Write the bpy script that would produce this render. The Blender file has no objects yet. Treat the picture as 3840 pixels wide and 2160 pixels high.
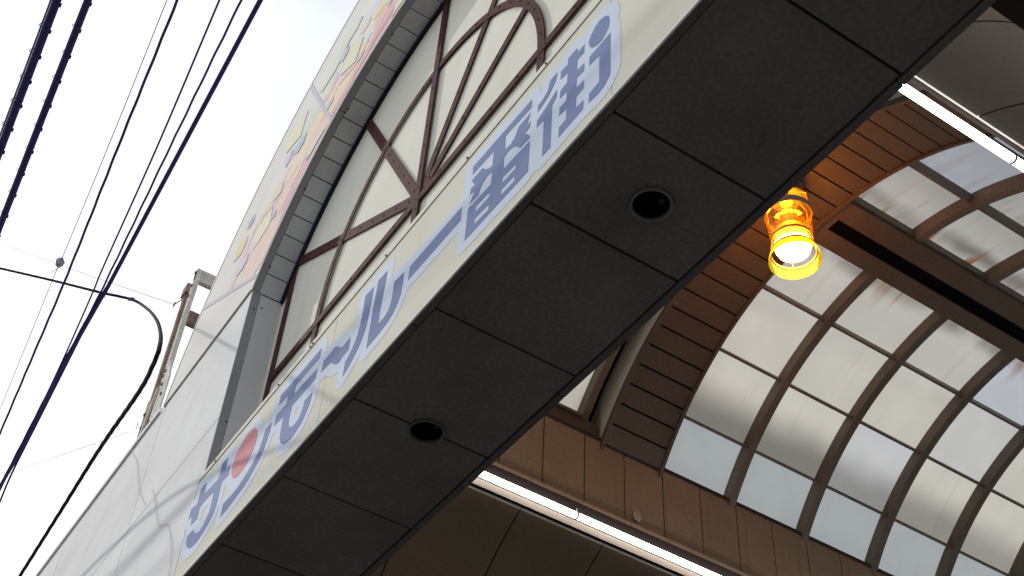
import bpy, bmesh, math, random
from math import sin, cos, radians, pi, atan2, hypot
from mathutils import Vector, Matrix
from mathutils.geometry import tessellate_polygon

random.seed(11)
C = bpy.context.scene.collection
SC = bpy.context.scene
S = 4.9            # metres per survey unit
EYE = 1.6          # camera height above the street


def P(x, y, z):
    return Vector((x * S, y * S, z * S + EYE))


# ------------------------------------------------------------------ camera
cam = bpy.data.cameras.new("camera")
cam.sensor_fit = 'HORIZONTAL'
cam.sensor_width = 36.0
cam.lens = 46.478
cam.clip_start = 0.05
cam.clip_end = 3000
cam_o = bpy.data.objects.new("camera", cam)
C.objects.link(cam_o)
right = Vector((0.5506913, 0.83338698, 0.04695985))
down = Vector((-0.57748459, 0.4210084, -0.69947371))
fwd = Vector((-0.60270278, 0.3580755, 0.7131138))
M = Matrix((right, -down, -fwd)).transposed().to_4x4()
M.translation = P(0, 0, 0)
cam_o.matrix_world = M
SC.camera = cam_o

# ------------------------------------------------------------------ world, sun, exposure
TO_SUN = Vector((-2.9, -1.0, 2.3)).normalized()
SUN_EL = math.asin(TO_SUN.z)
SUN_ROT = atan2(TO_SUN.x, TO_SUN.y)
world = bpy.data.worlds.new("World")
SC.world = world
world.use_nodes = True
nt = world.node_tree
nt.nodes.clear()
out = nt.nodes.new('ShaderNodeOutputWorld')
bg = nt.nodes.new('ShaderNodeBackground')
sky = nt.nodes.new('ShaderNodeTexSky')
sky.sky_type = 'NISHITA'
sky.sun_disc = False
sky.sun_elevation = SUN_EL
sky.sun_rotation = SUN_ROT % (2 * pi)
sky.air_density = 1.0
sky.dust_density = 4.0
tc = nt.nodes.new('ShaderNodeTexCoord')
mp = nt.nodes.new('ShaderNodeMapping')
mp.inputs['Scale'].default_value = (1.0, 1.0, 2.2)
no = nt.nodes.new('ShaderNodeTexNoise')
no.inputs['Scale'].default_value = 2.6
no.inputs['Detail'].default_value = 6
no.inputs['Roughness'].default_value = 0.55
rp = nt.nodes.new('ShaderNodeMapRange')
rp.inputs['From Min'].default_value = 0.30
rp.inputs['From Max'].default_value = 0.62
rp.inputs['To Min'].default_value = 0.40
rp.inputs['To Max'].default_value = 1.0
mx = nt.nodes.new('ShaderNodeMix')
mx.data_type = 'RGBA'
mx.inputs[7].default_value = (7.9, 8.4, 9.2, 1)       # thin bright cloud, before the 0.1 strength
nt.links.new(tc.outputs['Generated'], mp.inputs['Vector'])
nt.links.new(mp.outputs['Vector'], no.inputs['Vector'])
nt.links.new(no.outputs['Fac'], rp.inputs['Value'])
nt.links.new(rp.outputs['Result'], mx.inputs[0])
nt.links.new(sky.outputs['Color'], mx.inputs[6])
nt.links.new(mx.outputs[2], bg.inputs['Color'])
bg.inputs['Strength'].default_value = 0.1
nt.links.new(bg.outputs['Background'], out.inputs['Surface'])

sun = bpy.data.lights.new("sun", 'SUN')
sun.energy = 2.1
sun.angle = radians(1.2)
sun.color = (1.0, 0.95, 0.87)
sun_o = bpy.data.objects.new("sun", sun)
C.objects.link(sun_o)
sun_o.rotation_euler = (-TO_SUN).to_track_quat('-Z', 'Y').to_euler()
sun_o.location = P(-6, -3, 6)

SC.view_settings.view_transform = 'Standard'
SC.view_settings.look = 'None'
SC.view_settings.gamma = 1
SC.view_settings.use_curve_mapping = False
SC.view_settings.exposure = 0.42
SC.render.engine = 'CYCLES'
SC.cycles.use_denoising = True
SC.cycles.max_bounces = 10
SC.cycles.diffuse_bounces = 6
SC.cycles.transmission_bounces = 8
SC.cycles.transparent_max_bounces = 16
SC.cycles.sample_clamp_indirect = 6.0


# ------------------------------------------------------------------ materials
def links(m):
    return m.node_tree.nodes, m.node_tree.links


def mat(name, col, rough=0.6, metal=0.0, var=0.10, scale=1.5, streak=0.0, streak_col=(0.25, 0.2, 0.15),
        bump=0.02, spec=0.25, grain=0.0):
    """painted or raw surface: large soft tone drift, fine grain, optional vertical run-off streaks, fine relief"""
    m = bpy.data.materials.new(name)
    m.use_nodes = True
    N, L = links(m)
    b = N['Principled BSDF']
    b.inputs['Roughness'].default_value = rough
    b.inputs['Metallic'].default_value = metal
    b.inputs['Specular IOR Level'].default_value = spec
    geo = N.new('ShaderNodeNewGeometry')
    n1 = N.new('ShaderNodeTexNoise')
    n1.inputs['Scale'].default_value = scale
    n1.inputs['Detail'].default_value = 5
    n1.inputs['Roughness'].default_value = 0.6
    L.new(geo.outputs['Position'], n1.inputs['Vector'])
    r1 = N.new('ShaderNodeMapRange')
    r1.inputs['From Min'].default_value = 0.3
    r1.inputs['From Max'].default_value = 0.7
    r1.inputs['To Min'].default_value = 1.0 - var
    r1.inputs['To Max'].default_value = 1.0 + var * 0.6
    L.new(n1.outputs['Fac'], r1.inputs['Value'])
    mul = N.new('ShaderNodeMix')
    mul.data_type = 'RGBA'
    mul.blend_type = 'MULTIPLY'
    mul.inputs[0].default_value = 1.0
    mul.inputs[6].default_value = (*col, 1)
    L.new(r1.outputs['Result'], mul.inputs[7])
    last = mul.outputs[2]
    # every piece a touch different
    oi = N.new('ShaderNodeObjectInfo')
    r0 = N.new('ShaderNodeMapRange')
    r0.inputs['To Min'].default_value = 1.0 - var * 0.5
    r0.inputs['To Max'].default_value = 1.0 + var * 0.3
    L.new(oi.outputs['Random'], r0.inputs['Value'])
    mu2 = N.new('ShaderNodeMix')
    mu2.data_type = 'RGBA'
    mu2.blend_type = 'MULTIPLY'
    mu2.inputs[0].default_value = 1.0
    L.new(last, mu2.inputs[6])
    L.new(r0.outputs['Result'], mu2.inputs[7])
    last = mu2.outputs[2]
    if streak > 0:
        mpn = N.new('ShaderNodeMapping')
        mpn.inputs['Scale'].default_value = (5.0, 5.0, 0.35)
        L.new(geo.outputs['Position'], mpn.inputs['Vector'])
        n2 = N.new('ShaderNodeTexNoise')
        n2.inputs['Scale'].default_value = 1.6
        n2.inputs['Detail'].default_value = 4
        n2.inputs['Distortion'].default_value = 0.3
        L.new(mpn.outputs['Vector'], n2.inputs['Vector'])
        r2 = N.new('ShaderNodeMapRange')
        r2.inputs['From Min'].default_value = 0.56
        r2.inputs['From Max'].default_value = 0.78
        r2.inputs['To Max'].default_value = streak
        L.new(n2.outputs['Fac'], r2.inputs['Value'])
        ms = N.new('ShaderNodeMix')
        ms.data_type = 'RGBA'
        ms.inputs[7].default_value = (*streak_col, 1)
        L.new(r2.outputs['Result'], ms.inputs[0])
        L.new(last, ms.inputs[6])
        last = ms.outputs[2]
    if grain > 0:
        n4 = N.new('ShaderNodeTexNoise')
        n4.inputs['Scale'].default_value = 38
        n4.inputs['Detail'].default_value = 4
        L.new(geo.outputs['Position'], n4.inputs['Vector'])
        r4 = N.new('ShaderNodeMapRange')
        r4.inputs['From Min'].default_value = 0.35
        r4.inputs['From Max'].default_value = 0.65
        r4.inputs['To Min'].default_value = 1 - grain
        r4.inputs['To Max'].default_value = 1 + grain
        L.new(n4.outputs['Fac'], r4.inputs['Value'])
        m4 = N.new('ShaderNodeMix')
        m4.data_type = 'RGBA'
        m4.blend_type = 'MULTIPLY'
        m4.inputs[0].default_value = 1.0
        L.new(last, m4.inputs[6])
        L.new(r4.outputs['Result'], m4.inputs[7])
        last = m4.outputs[2]
    L.new(last, b.inputs['Base Color'])
    if bump > 0:
        n3 = N.new('ShaderNodeTexNoise')
        n3.inputs['Scale'].default_value = scale * 1.3
        n3.inputs['Detail'].default_value = 3
        L.new(geo.outputs['Position'], n3.inputs['Vector'])
        bp = N.new('ShaderNodeBump')
        bp.inputs['Strength'].default_value = 0.5
        bp.inputs['Distance'].default_value = bump
        L.new(n3.outputs['Fac'], bp.inputs['Height'])
        L.new(bp.outputs['Normal'], b.inputs['Normal'])
    return m


def emit(name, col, strength):
    m = bpy.data.materials.new(name)
    m.use_nodes = True
    N, L = links(m)
    b = N['Principled BSDF']
    b.inputs['Base Color'].default_value = (*[min(1, c) for c in col], 1)
    b.inputs['Emission Color'].default_value = (*col, 1)
    b.inputs['Emission Strength'].default_value = strength
    b.inputs['Roughness'].default_value = 0.4
    return m


def pane_mat():
    """weathered milky polycarbonate: lets daylight through diffusely; grime collects along its lower lip"""
    m = bpy.data.materials.new("milky_polycarbonate")
    m.use_nodes = True
    N, L = links(m)
    N.remove(N['Principled BSDF'])
    o = N['Material Output']
    tcn = N.new('ShaderNodeTexCoord')
    oi = N.new('ShaderNodeObjectInfo')
    sep = N.new('ShaderNodeSeparateXYZ')
    L.new(tcn.outputs['Object'], sep.inputs['Vector'])

    def attr(n):
        a = N.new('ShaderNodeAttribute')
        a.attribute_type = 'OBJECT'
        a.attribute_name = n
        return a.outputs['Fac']

    def math_(op, a, b=None, c=None):
        k = N.new('ShaderNodeMath')
        k.operation = op
        for i, v in enumerate((a, b, c)):
            if v is None:
                continue
            if isinstance(v, (int, float)):
                k.inputs[i].default_value = v
            else:
                L.new(v, k.inputs[i])
        return k.outputs[0]

    def rng(v, a, b, c=0.0, d=1.0, smooth=True):
        k = N.new('ShaderNodeMapRange')
        if smooth:
            k.interpolation_type = 'SMOOTHSTEP'
        for n_, val in (('From Min', a), ('From Max', b), ('To Min', c), ('To Max', d)):
            k.inputs[n_].default_value = val
        L.new(v, k.inputs['Value'])
        return k.outputs['Result']

    # x along the arch (negative = lower on this pane after the side sign), y along the arcade
    xs = math_('MULTIPLY', sep.outputs['X'], attr('low_side'))
    vec = N.new('ShaderNodeVectorMath')
    vec.operation = 'MULTIPLY_ADD'
    vec.inputs[1].default_value = (1, 1, 1)
    L.new(tcn.outputs['Object'], vec.inputs[0])
    cmb = N.new('ShaderNodeCombineXYZ')
    rr = math_('MULTIPLY', oi.outputs['Random'], 53.0)
    L.new(rr, cmb.inputs['X'])
    L.new(rr, cmb.inputs['Y'])
    L.new(cmb.outputs[0], vec.inputs[2])

    def noise(scale, sx=1.0, sy=1.0, detail=4):
        mpn = N.new('ShaderNodeMapping')
        mpn.inputs['Scale'].default_value = (sx, sy, 1)
        L.new(vec.outputs[0], mpn.inputs['Vector'])
        k = N.new('ShaderNodeTexNoise')
        k.inputs['Scale'].default_value = scale
        k.inputs['Detail'].default_value = detail
        L.new(mpn.outputs['Vector'], k.inputs['Vector'])
        return k.outputs['Fac']

    soft = noise(1.1, 1, 1, 2)
    xw = math_('MULTIPLY_ADD', soft, 0.28, xs)                       # wavy upper limit of the grime
    low = math_('MULTIPLY', rng(xw, -0.12, 0.32, 1, 0), attr('grime_low'))
    high = math_('MULTIPLY', rng(math_('ABSOLUTE', math_('SUBTRACT', xw, 0.36)), 0.0, 0.17, 1, 0), attr('grime_high'))
    high = math_('MULTIPLY', high, rng(noise(0.9, 0.3, 1.3, 3), 0.34, 0.58))
    streaks = rng(noise(5.0, 0.28, 1.9, 5), 0.49, 0.66)
    fade = rng(xs, -0.15, 0.42)
    rust = math_('MULTIPLY', math_('MULTIPLY', streaks, fade), attr('rust'))
    line = math_('MULTIPLY', rng(noise(2.0, 0.10, 3.4, 3), 0.62, 0.70), 0.16)
    film = rng(noise(2.4, 1, 1, 5), 0.3, 0.7, 0.93, 1.0)

    base = N.new('ShaderNodeMix')
    base.data_type = 'RGBA'
    base.inputs[6].default_value = (0.445, 0.432, 0.388, 1)
    base.inputs[7].default_value = (0.42, 0.435, 0.465, 1)
    L.new(rng(oi.outputs['Random'], 0.55, 0.95, 0, 1), base.inputs[0])

    def mixc(fac, a, colr):
        k = N.new('ShaderNodeMix')
        k.data_type = 'RGBA'
        L.new(fac, k.inputs[0])
        L.new(a, k.inputs[6])
        k.inputs[7].default_value = (*colr, 1)
        return k.outputs[2]

    cool_shade = N.new('ShaderNodeMix')
    cool_shade.data_type = 'RGBA'
    L.new(attr('cool_shade'), cool_shade.inputs[0])
    L.new(base.outputs[2], cool_shade.inputs[6])
    cool_shade.inputs[7].default_value = (0.285, 0.310, 0.320, 1)  # sunless, sky-lit tone put into the pane colour
    c = cool_shade.outputs[2]
    c = mixc(line, c, (0.33, 0.25, 0.17))
    c = mixc(math_('MULTIPLY', low, 0.74), c, (0.085, 0.086, 0.080))
    c = mixc(math_('MULTIPLY', high, 0.85), c, (0.15, 0.135, 0.11))
    c = mixc(rust, c, (0.22, 0.10, 0.04))
    mm = N.new('ShaderNodeMix')
    mm.data_type = 'RGBA'
    mm.blend_type = 'MULTIPLY'
    mm.inputs[0].default_value = 1
    L.new(c, mm.inputs[6])
    L.new(film, mm.inputs[7])
    c = mm.outputs[2]
    tr = N.new('ShaderNodeBsdfTranslucent')
    df = N.new('ShaderNodeBsdfDiffuse')
    L.new(c, tr.inputs['Color'])
    L.new(c, df.inputs['Color'])
    mix = N.new('ShaderNodeMixShader')
    mix.inputs[0].default_value = 0.30
    L.new(tr.outputs[0], mix.inputs[1])
    L.new(df.outputs[0], mix.inputs[2])
    gl = N.new('ShaderNodeBsdfGlossy')
    gl.inputs['Roughness'].default_value = 0.35
    mix2 = N.new('ShaderNodeMixShader')
    mix2.inputs[0].default_value = 0.03
    L.new(mix.outputs[0], mix2.inputs[1])
    L.new(gl.outputs[0], mix2.inputs[2])
    L.new(mix2.outputs[0], o.inputs['Surface'])
    return m


def amber_mat(name, col, alpha, glow):
    """amber glass sleeve of the lamp, lit from inside"""
    m = bpy.data.materials.new(name)
    m.use_nodes = True
    N, L = links(m)
    N.remove(N['Principled BSDF'])
    o = N['Material Output']
    t = N.new('ShaderNodeBsdfTransparent')
    t.inputs['Color'].default_value = (*col, 1)
    d = N.new('ShaderNodeBsdfTranslucent')
    d.inputs['Color'].default_value = (*col, 1)
    g = N.new('ShaderNodeBsdfGlossy')
    g.inputs['Roughness'].default_value = 0.08
    e = N.new('ShaderNodeEmission')
    e.inputs['Color'].default_value = (*col, 1)
    e.inputs['Strength'].default_value = glow
    a1 = N.new('ShaderNodeMixShader')
    a1.inputs[0].default_value = alpha
    L.new(t.outputs[0], a1.inputs[1])
    L.new(d.outputs[0], a1.inputs[2])
    a2 = N.new('ShaderNodeMixShader')
    a2.inputs[0].default_value = 0.06
    L.new(a1.outputs[0], a2.inputs[1])
    L.new(g.outputs[0], a2.inputs[2])
    a3 = N.new('ShaderNodeAddShader')
    L.new(a2.outputs[0], a3.inputs[0])
    L.new(e.outputs[0], a3.inputs[1])
    L.new(a3.outputs[0], o.inputs['Surface'])
    return m


MT = dict(
    fascia=mat("white_painted_panel", (0.72, 0.72, 0.71), 0.92, spec=0.06, var=0.05, scale=0.7, streak=0.28, streak_col=(0.57, 0.57, 0.55), bump=0.06),  # streaks: run-off plus the sheet's light and dark waves, put into colour
    sign=mat("cream_sign_panel", (0.70, 0.675, 0.57), 0.92, spec=0.06, var=0.05, scale=0.8, streak=0.16, streak_col=(0.50, 0.45, 0.36), bump=0.02),
    mural=mat("mural_panel", (0.72, 0.705, 0.655), 0.92, spec=0.06, var=0.05, scale=1.0, streak=0.14, streak_col=(0.58, 0.56, 0.52), bump=0.02),
    tymp=mat("cream_wall", (0.71, 0.695, 0.60), 0.92, spec=0.06, var=0.07, scale=0.9, streak=0.20, streak_col=(0.44, 0.40, 0.33), bump=0.03),
    reveal=mat("grey_reveal_panel", (0.50, 0.505, 0.505), 0.85, spec=0.08, var=0.12, scale=1.2, streak=0.2, bump=0.02),
    ret=mat('dark_grey_return', (0.27, 0.27, 0.285), 0.85, spec=0.06, var=0.1, bump=0),
    navy=mat('dark_navy_angle', (0.018, 0.020, 0.034), 0.8, spec=0.05, var=0.1, bump=0),
    sheath=mat('old_black_sheath', (0.012, 0.012, 0.020), 0.9, spec=0.05, var=0.1, bump=0),
    wire_shadow_grey=mat('pale_grey_wire_shadow', (0.50, 0.50, 0.50), 0.9, spec=0.05, var=0.1, bump=0),  # grey of the wire shadows modelled on the fascia
    joint=mat("dark_joint", (0.025, 0.025, 0.028), 0.8, var=0.1, bump=0),
    edge=mat("white_edge_trim", (0.72, 0.72, 0.70), 0.9, spec=0.06, var=0.04, bump=0),
    soffit=mat("dark_soffit_panel", (0.108, 0.101, 0.102), 0.62, var=0.34, scale=1.1, bump=0.012, grain=0.12),
    soffit_trim=mat("dark_metal_trim", (0.080, 0.076, 0.078), 0.5, var=0.2, bump=0.01, grain=0.1),
    black=mat("black_void", (0.004, 0.004, 0.005), 0.9, spec=0.03, var=0.1, bump=0),
    plum=mat("plum_painted_steel", (0.078, 0.030, 0.031), 0.85, spec=0.08, var=0.25, scale=3.0, streak=0.3, streak_col=(0.16, 0.09, 0.08), bump=0.006, grain=0.15),
    rivet=mat("dark_rivet", (0.012, 0.009, 0.010), 0.8, spec=0.05, var=0.1, bump=0),
    outline=mat("pale_blue_vinyl", (0.62, 0.68, 0.78), 0.85, spec=0.08, var=0.05, bump=0.004),
    ink=mat("faded_blue_vinyl", (0.205, 0.255, 0.43), 0.85, spec=0.08, var=0.08, scale=2.0, bump=0.004),
    red=mat("faded_red_vinyl", (0.62, 0.27, 0.30), 0.85, spec=0.08, var=0.06, scale=2.0, bump=0.004),
    brown=mat("brown_wall_panel", (0.268, 0.195, 0.133), 0.55, var=0.10, scale=1.2, streak=0.55, streak_col=(0.15, 0.095, 0.06), bump=0.008, grain=0.08),
    plank=mat("brown_plank", (0.088, 0.070, 0.057), 0.55, var=0.14, scale=1.2, bump=0.008, grain=0.10),
    cove=mat("brown_cove_panel", (0.130, 0.098, 0.066), 0.6, var=0.12, scale=0.9, bump=0.01, grain=0.08),
    frame=mat("taupe_roof_steel", (0.135, 0.111, 0.088), 0.5, var=0.2, scale=2.5, streak=0.25, streak_col=(0.16, 0.08, 0.05), bump=0.006, grain=0.12),
    beam=mat("brown_ridge_beam", (0.115, 0.080, 0.060), 0.5, var=0.14, scale=1.5, bump=0.008, grain=0.1),
    cream=mat("cream_arch_face", (0.56, 0.52, 0.43), 0.5, var=0.1, scale=1.5, bump=0.01),
    housing=mat("beige_fitting", (0.36, 0.31, 0.26), 0.4, var=0.08, bump=0),
    dark_fit=mat("dark_fitting", (0.045, 0.036, 0.034), 0.8, spec=0.08, var=0.1, bump=0),
    steel=mat("rusty_cream_steel", (0.52, 0.49, 0.43), 0.9, spec=0.06, var=0.2, scale=5.0, streak=0.75, streak_col=(0.20, 0.10, 0.055), bump=0.01, grain=0.2),
    rust=mat("rusted_steel", (0.26, 0.19, 0.15), 0.9, spec=0.06, var=0.35, scale=6.0, streak=0.7, streak_col=(0.11, 0.055, 0.035), bump=0.01, grain=0.3),
    cable=mat("black_cable_sheath", (0.042, 0.036, 0.15), 0.8, spec=0.15, var=0.15, bump=0),
    strand=mat("grey_steel_strand", (0.16, 0.16, 0.18), 0.4, metal=0.5, var=0.1, bump=0),
    ball=mat("grey_porcelain", (0.35, 0.35, 0.40), 0.3, var=0.1, bump=0),
    asphalt=mat("asphalt", (0.10, 0.10, 0.10), 0.9, var=0.2, scale=2.0, bump=0.01, grain=0.3),
    paving=mat("arcade_paving", (0.36, 0.34, 0.32), 0.7, var=0.2, scale=2.0, bump=0.005, grain=0.15),
    rimgrey=mat('dull_grey_rim', (0.12, 0.115, 0.11), 0.45, var=0.1, bump=0),
    wallr=mat("shop_render", (0.34, 0.31, 0.28), 0.8, var=0.15, scale=1.2, streak=0.3, bump=0.01),
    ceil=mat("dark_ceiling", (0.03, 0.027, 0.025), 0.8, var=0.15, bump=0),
    pane=pane_mat(),
    tube=emit("lit_fluorescent_tube", (1.0, 0.97, 0.93), 7.0),
    bulb=emit("lit_lamp", (1.0, 0.56, 0.12), 18.0),
    brass=mat("amber_tinted_metal", (0.55, 0.33, 0.14), 0.3, metal=0.6, var=0.1, bump=0),
    lampring=mat("lamp_band", (0.34, 0.28, 0.22), 0.45, var=0.06, bump=0),
    amber=amber_mat("amber_glass", (1.0, 0.44, 0.05), 0.05, 0.0),
    amber_skirt=amber_mat("amber_glass_skirt", (1.0, 0.64, 0.008), 0.85, 0.36),
)
PAINT = dict(pink=(0.74, 0.56, 0.54), salmon=(0.78, 0.62, 0.54), red=(0.70, 0.45, 0.46), yellow=(0.73, 0.71, 0.52),
             gold=(0.73, 0.66, 0.42), orange=(0.78, 0.64, 0.45), blue=(0.46, 0.58, 0.64), pale_blue=(0.62, 0.66, 0.74),
             teal=(0.44, 0.58, 0.58), green=(0.62, 0.71, 0.58), lilac=(0.66, 0.56, 0.66), grey=(0.46, 0.46, 0.53))
PM = {k: mat("faded_%s_paint" % k, v, 0.9, spec=0.06, var=0.07, scale=2.0, bump=0) for k, v in PAINT.items()}
PM['line'] = mat("faded_violet_line", (0.57, 0.55, 0.59), 0.9, spec=0.06, var=0.05, bump=0)


# ------------------------------------------------------------------ mesh builder (survey units)
class MB:
    def __init__(self):
        self.v, self.f = [], []

    def add(self, vs, fs):
        o = len(self.v)
        self.v += [tuple(p) for p in vs]
        self.f += [tuple(i + o for i in f) for f in fs]

    def box(self, x0, x1, y0, y1, z0, z1):
        vs = [(x, y, z) for x in (x0, x1) for y in (y0, y1) for z in (z0, z1)]
        self.add(vs, [(0, 1, 3, 2), (4, 6, 7, 5), (0, 4, 5, 1), (2, 3, 7, 6), (0, 2, 6, 4), (1, 5, 7, 3)])
        return self

    def bar(self, a, b, w, t, up):
        """square bar from a to b; w across, t along up"""
        a, b, up = Vector(a), Vector(b), Vector(up)
        d = (b - a).normalized()
        s = d.cross(up).normalized() * (w / 2)
        u = s.cross(d).normalized() * (t / 2)
        vs = [p + i * s + j * u for p in (a, b) for i, j in ((-1, -1), (1, -1), (1, 1), (-1, 1))]
        self.add(vs, [(0, 1, 2, 3), (7, 6, 5, 4), (0, 4, 5, 1), (1, 5, 6, 2), (2, 6, 7, 3), (3, 7, 4, 0)])
        return self

    def prism(self, loops, axis, a, b):
        """plate with outline loops[0] and holes loops[1:], extruded along an axis from a to b"""
        def pt(p, t):
            return {'y': (p[0], t, p[1]), 'z': (p[0], p[1], t), 'x': (t, p[0], p[1])}[axis]
        flat = [p for lp in loops for p in lp]
        n = len(flat)
        tri = tessellate_polygon([[Vector((p[0], p[1], 0)) for p in lp] for lp in loops])
        vs = [pt(p, a) for p in flat] + [pt(p, b) for p in flat]
        fs = [tuple(t) for t in tri] + [tuple(i + n for i in reversed(t)) for t in tri]
        o = 0
        for lp in loops:
            k = len(lp)
            for i in range(k):
                j = (i + 1) % k
                fs.append((o + i, o + j, n + o + j, n + o + i))
            o += k
        self.add(vs, fs)
        return self

    def arc(self, cx, cz, r0, r1, t0, t1, y0, y1, n):
        """curved bar in the X-Z plane; angle counted from -X upward, degrees"""
        vs, fs = [], []
        for i in range(n + 1):
            t = radians(t0 + (t1 - t0) * i / n)
            c, s = -cos(t), sin(t)
            for r, y in ((r0, y0), (r0, y1), (r1, y1), (r1, y0)):
                vs.append((cx + c * r, y, cz + s * r))
        for i in range(n):
            k = 4 * i
            for j in range(4):
                fs.append((k + j, k + (j + 1) % 4, k + 4 + (j + 1) % 4, k + 4 + j))
        fs.append((0, 3, 2, 1))
        k = 4 * n
        fs.append((k, k + 1, k + 2, k + 3))
        self.add(vs, fs)
        return self

    def lathe(self, cx, cy, prof, n=40, closed=False):
        vs, fs = [], []
        m = len(prof)
        for i in range(n):
            a = 2 * pi * i / n
            for r, z in prof:
                vs.append((cx + r * cos(a), cy + r * sin(a), z))
        for i in range(n):
            j = (i + 1) % n
            for k in range(m if closed else m - 1):
                q = (k + 1) % m
                fs.append((i * m + k, j * m + k, j * m + q, i * m + q))
        self.add(vs, fs)
        return self

    def tube(self, pts, r, n=8):
        pts = [Vector(p) for p in pts]
        vs, fs = [], []
        up = Vector((0.13, 0.31, 0.94))
        for i, p in enumerate(pts):
            d = (pts[min(i + 1, len(pts) - 1)] - pts[max(i - 1, 0)]).normalized()
            s = d.cross(up)
            if s.length < 1e-4:
                s = d.cross(Vector((1, 0, 0)))
            s.normalize()
            u = s.cross(d).normalized()
            rr = r[i] if isinstance(r, (list, tuple)) else r
            for k in range(n):
                a = 2 * pi * k / n
                vs.append(p + s * (rr * cos(a)) + u * (rr * sin(a)))
        for i in range(len(pts) - 1):
            for k in range(n):
                q = (k + 1) % n
                fs.append((i * n + k, i * n + q, i * n + n + q, i * n + n + k))
        fs.append(tuple(range(n)))
        fs.append(tuple(reversed(range((len(pts) - 1) * n, len(pts) * n))))
        self.add(vs, fs)
        return self

    def mesh(self, name, base, smooth=True, angle=35):
        me = bpy.data.meshes.new(name)
        me.from_pydata([P(*v) - base for v in self.v], [], self.f)
        bm = bmesh.new()
        bm.from_mesh(me)
        bmesh.ops.recalc_face_normals(bm, faces=bm.faces)
        bm.to_mesh(me)
        bm.free()
        if smooth:
            me.polygons.foreach_set('use_smooth', [True] * len(me.polygons))
            me.set_sharp_from_angle(angle=radians(angle))
        return me


ZERO = Vector((0, 0, 0))
BASE = {}


def base_of(o):
    return BASE[o.name]


def obj(name, mb, m, parent=None, base=None, smooth=True):
    b = base_of(parent) if parent is not None else (base if base is not None else ZERO)
    me = mb.mesh(name, b, smooth)
    me.materials.append(m)
    o = bpy.data.objects.new(name, me)
    C.objects.link(o)
    if parent is not None:
        o.parent = parent
    else:
        o.location = b
    BASE[o.name] = b
    return o


def tag(o, label=None, cat=None, group=None, kind=None):
    if label:
        o['label'] = label
    if cat:
        o['category'] = cat
    if group:
        o['group'] = group
    if kind:
        o['kind'] = kind
    return o


def thing(name, label, cat, base, group=None):
    o = bpy.data.objects.new(name, None)
    o.empty_display_size = 0.2
    C.objects.link(o)
    b = P(*base)
    o.location = b
    BASE[o.name] = b
    return tag(o, label, cat, group)


def spline(pts, k=6):
    pts = [Vector(p) for p in pts]
    q = [pts[0] * 2 - pts[1]] + pts + [pts[-1] * 2 - pts[-2]]
    o = []
    for i in range(1, len(q) - 2):
        a, b, c, d = q[i - 1:i + 3]
        for j in range(k):
            t = j / k
            o.append(0.5 * ((2 * b) + (c - a) * t + (2 * a - 5 * b + 4 * c - d) * t * t + (3 * b - a - 3 * c + d) * t ** 3))
    o.append(pts[-1])
    return o


def arc_pts(cx, cz, r, t0, t1, n):
    return [(cx - r * cos(radians(t0 + (t1 - t0) * i / n)), cz + r * sin(radians(t0 + (t1 - t0) * i / n))) for i in range(n + 1)]


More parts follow.
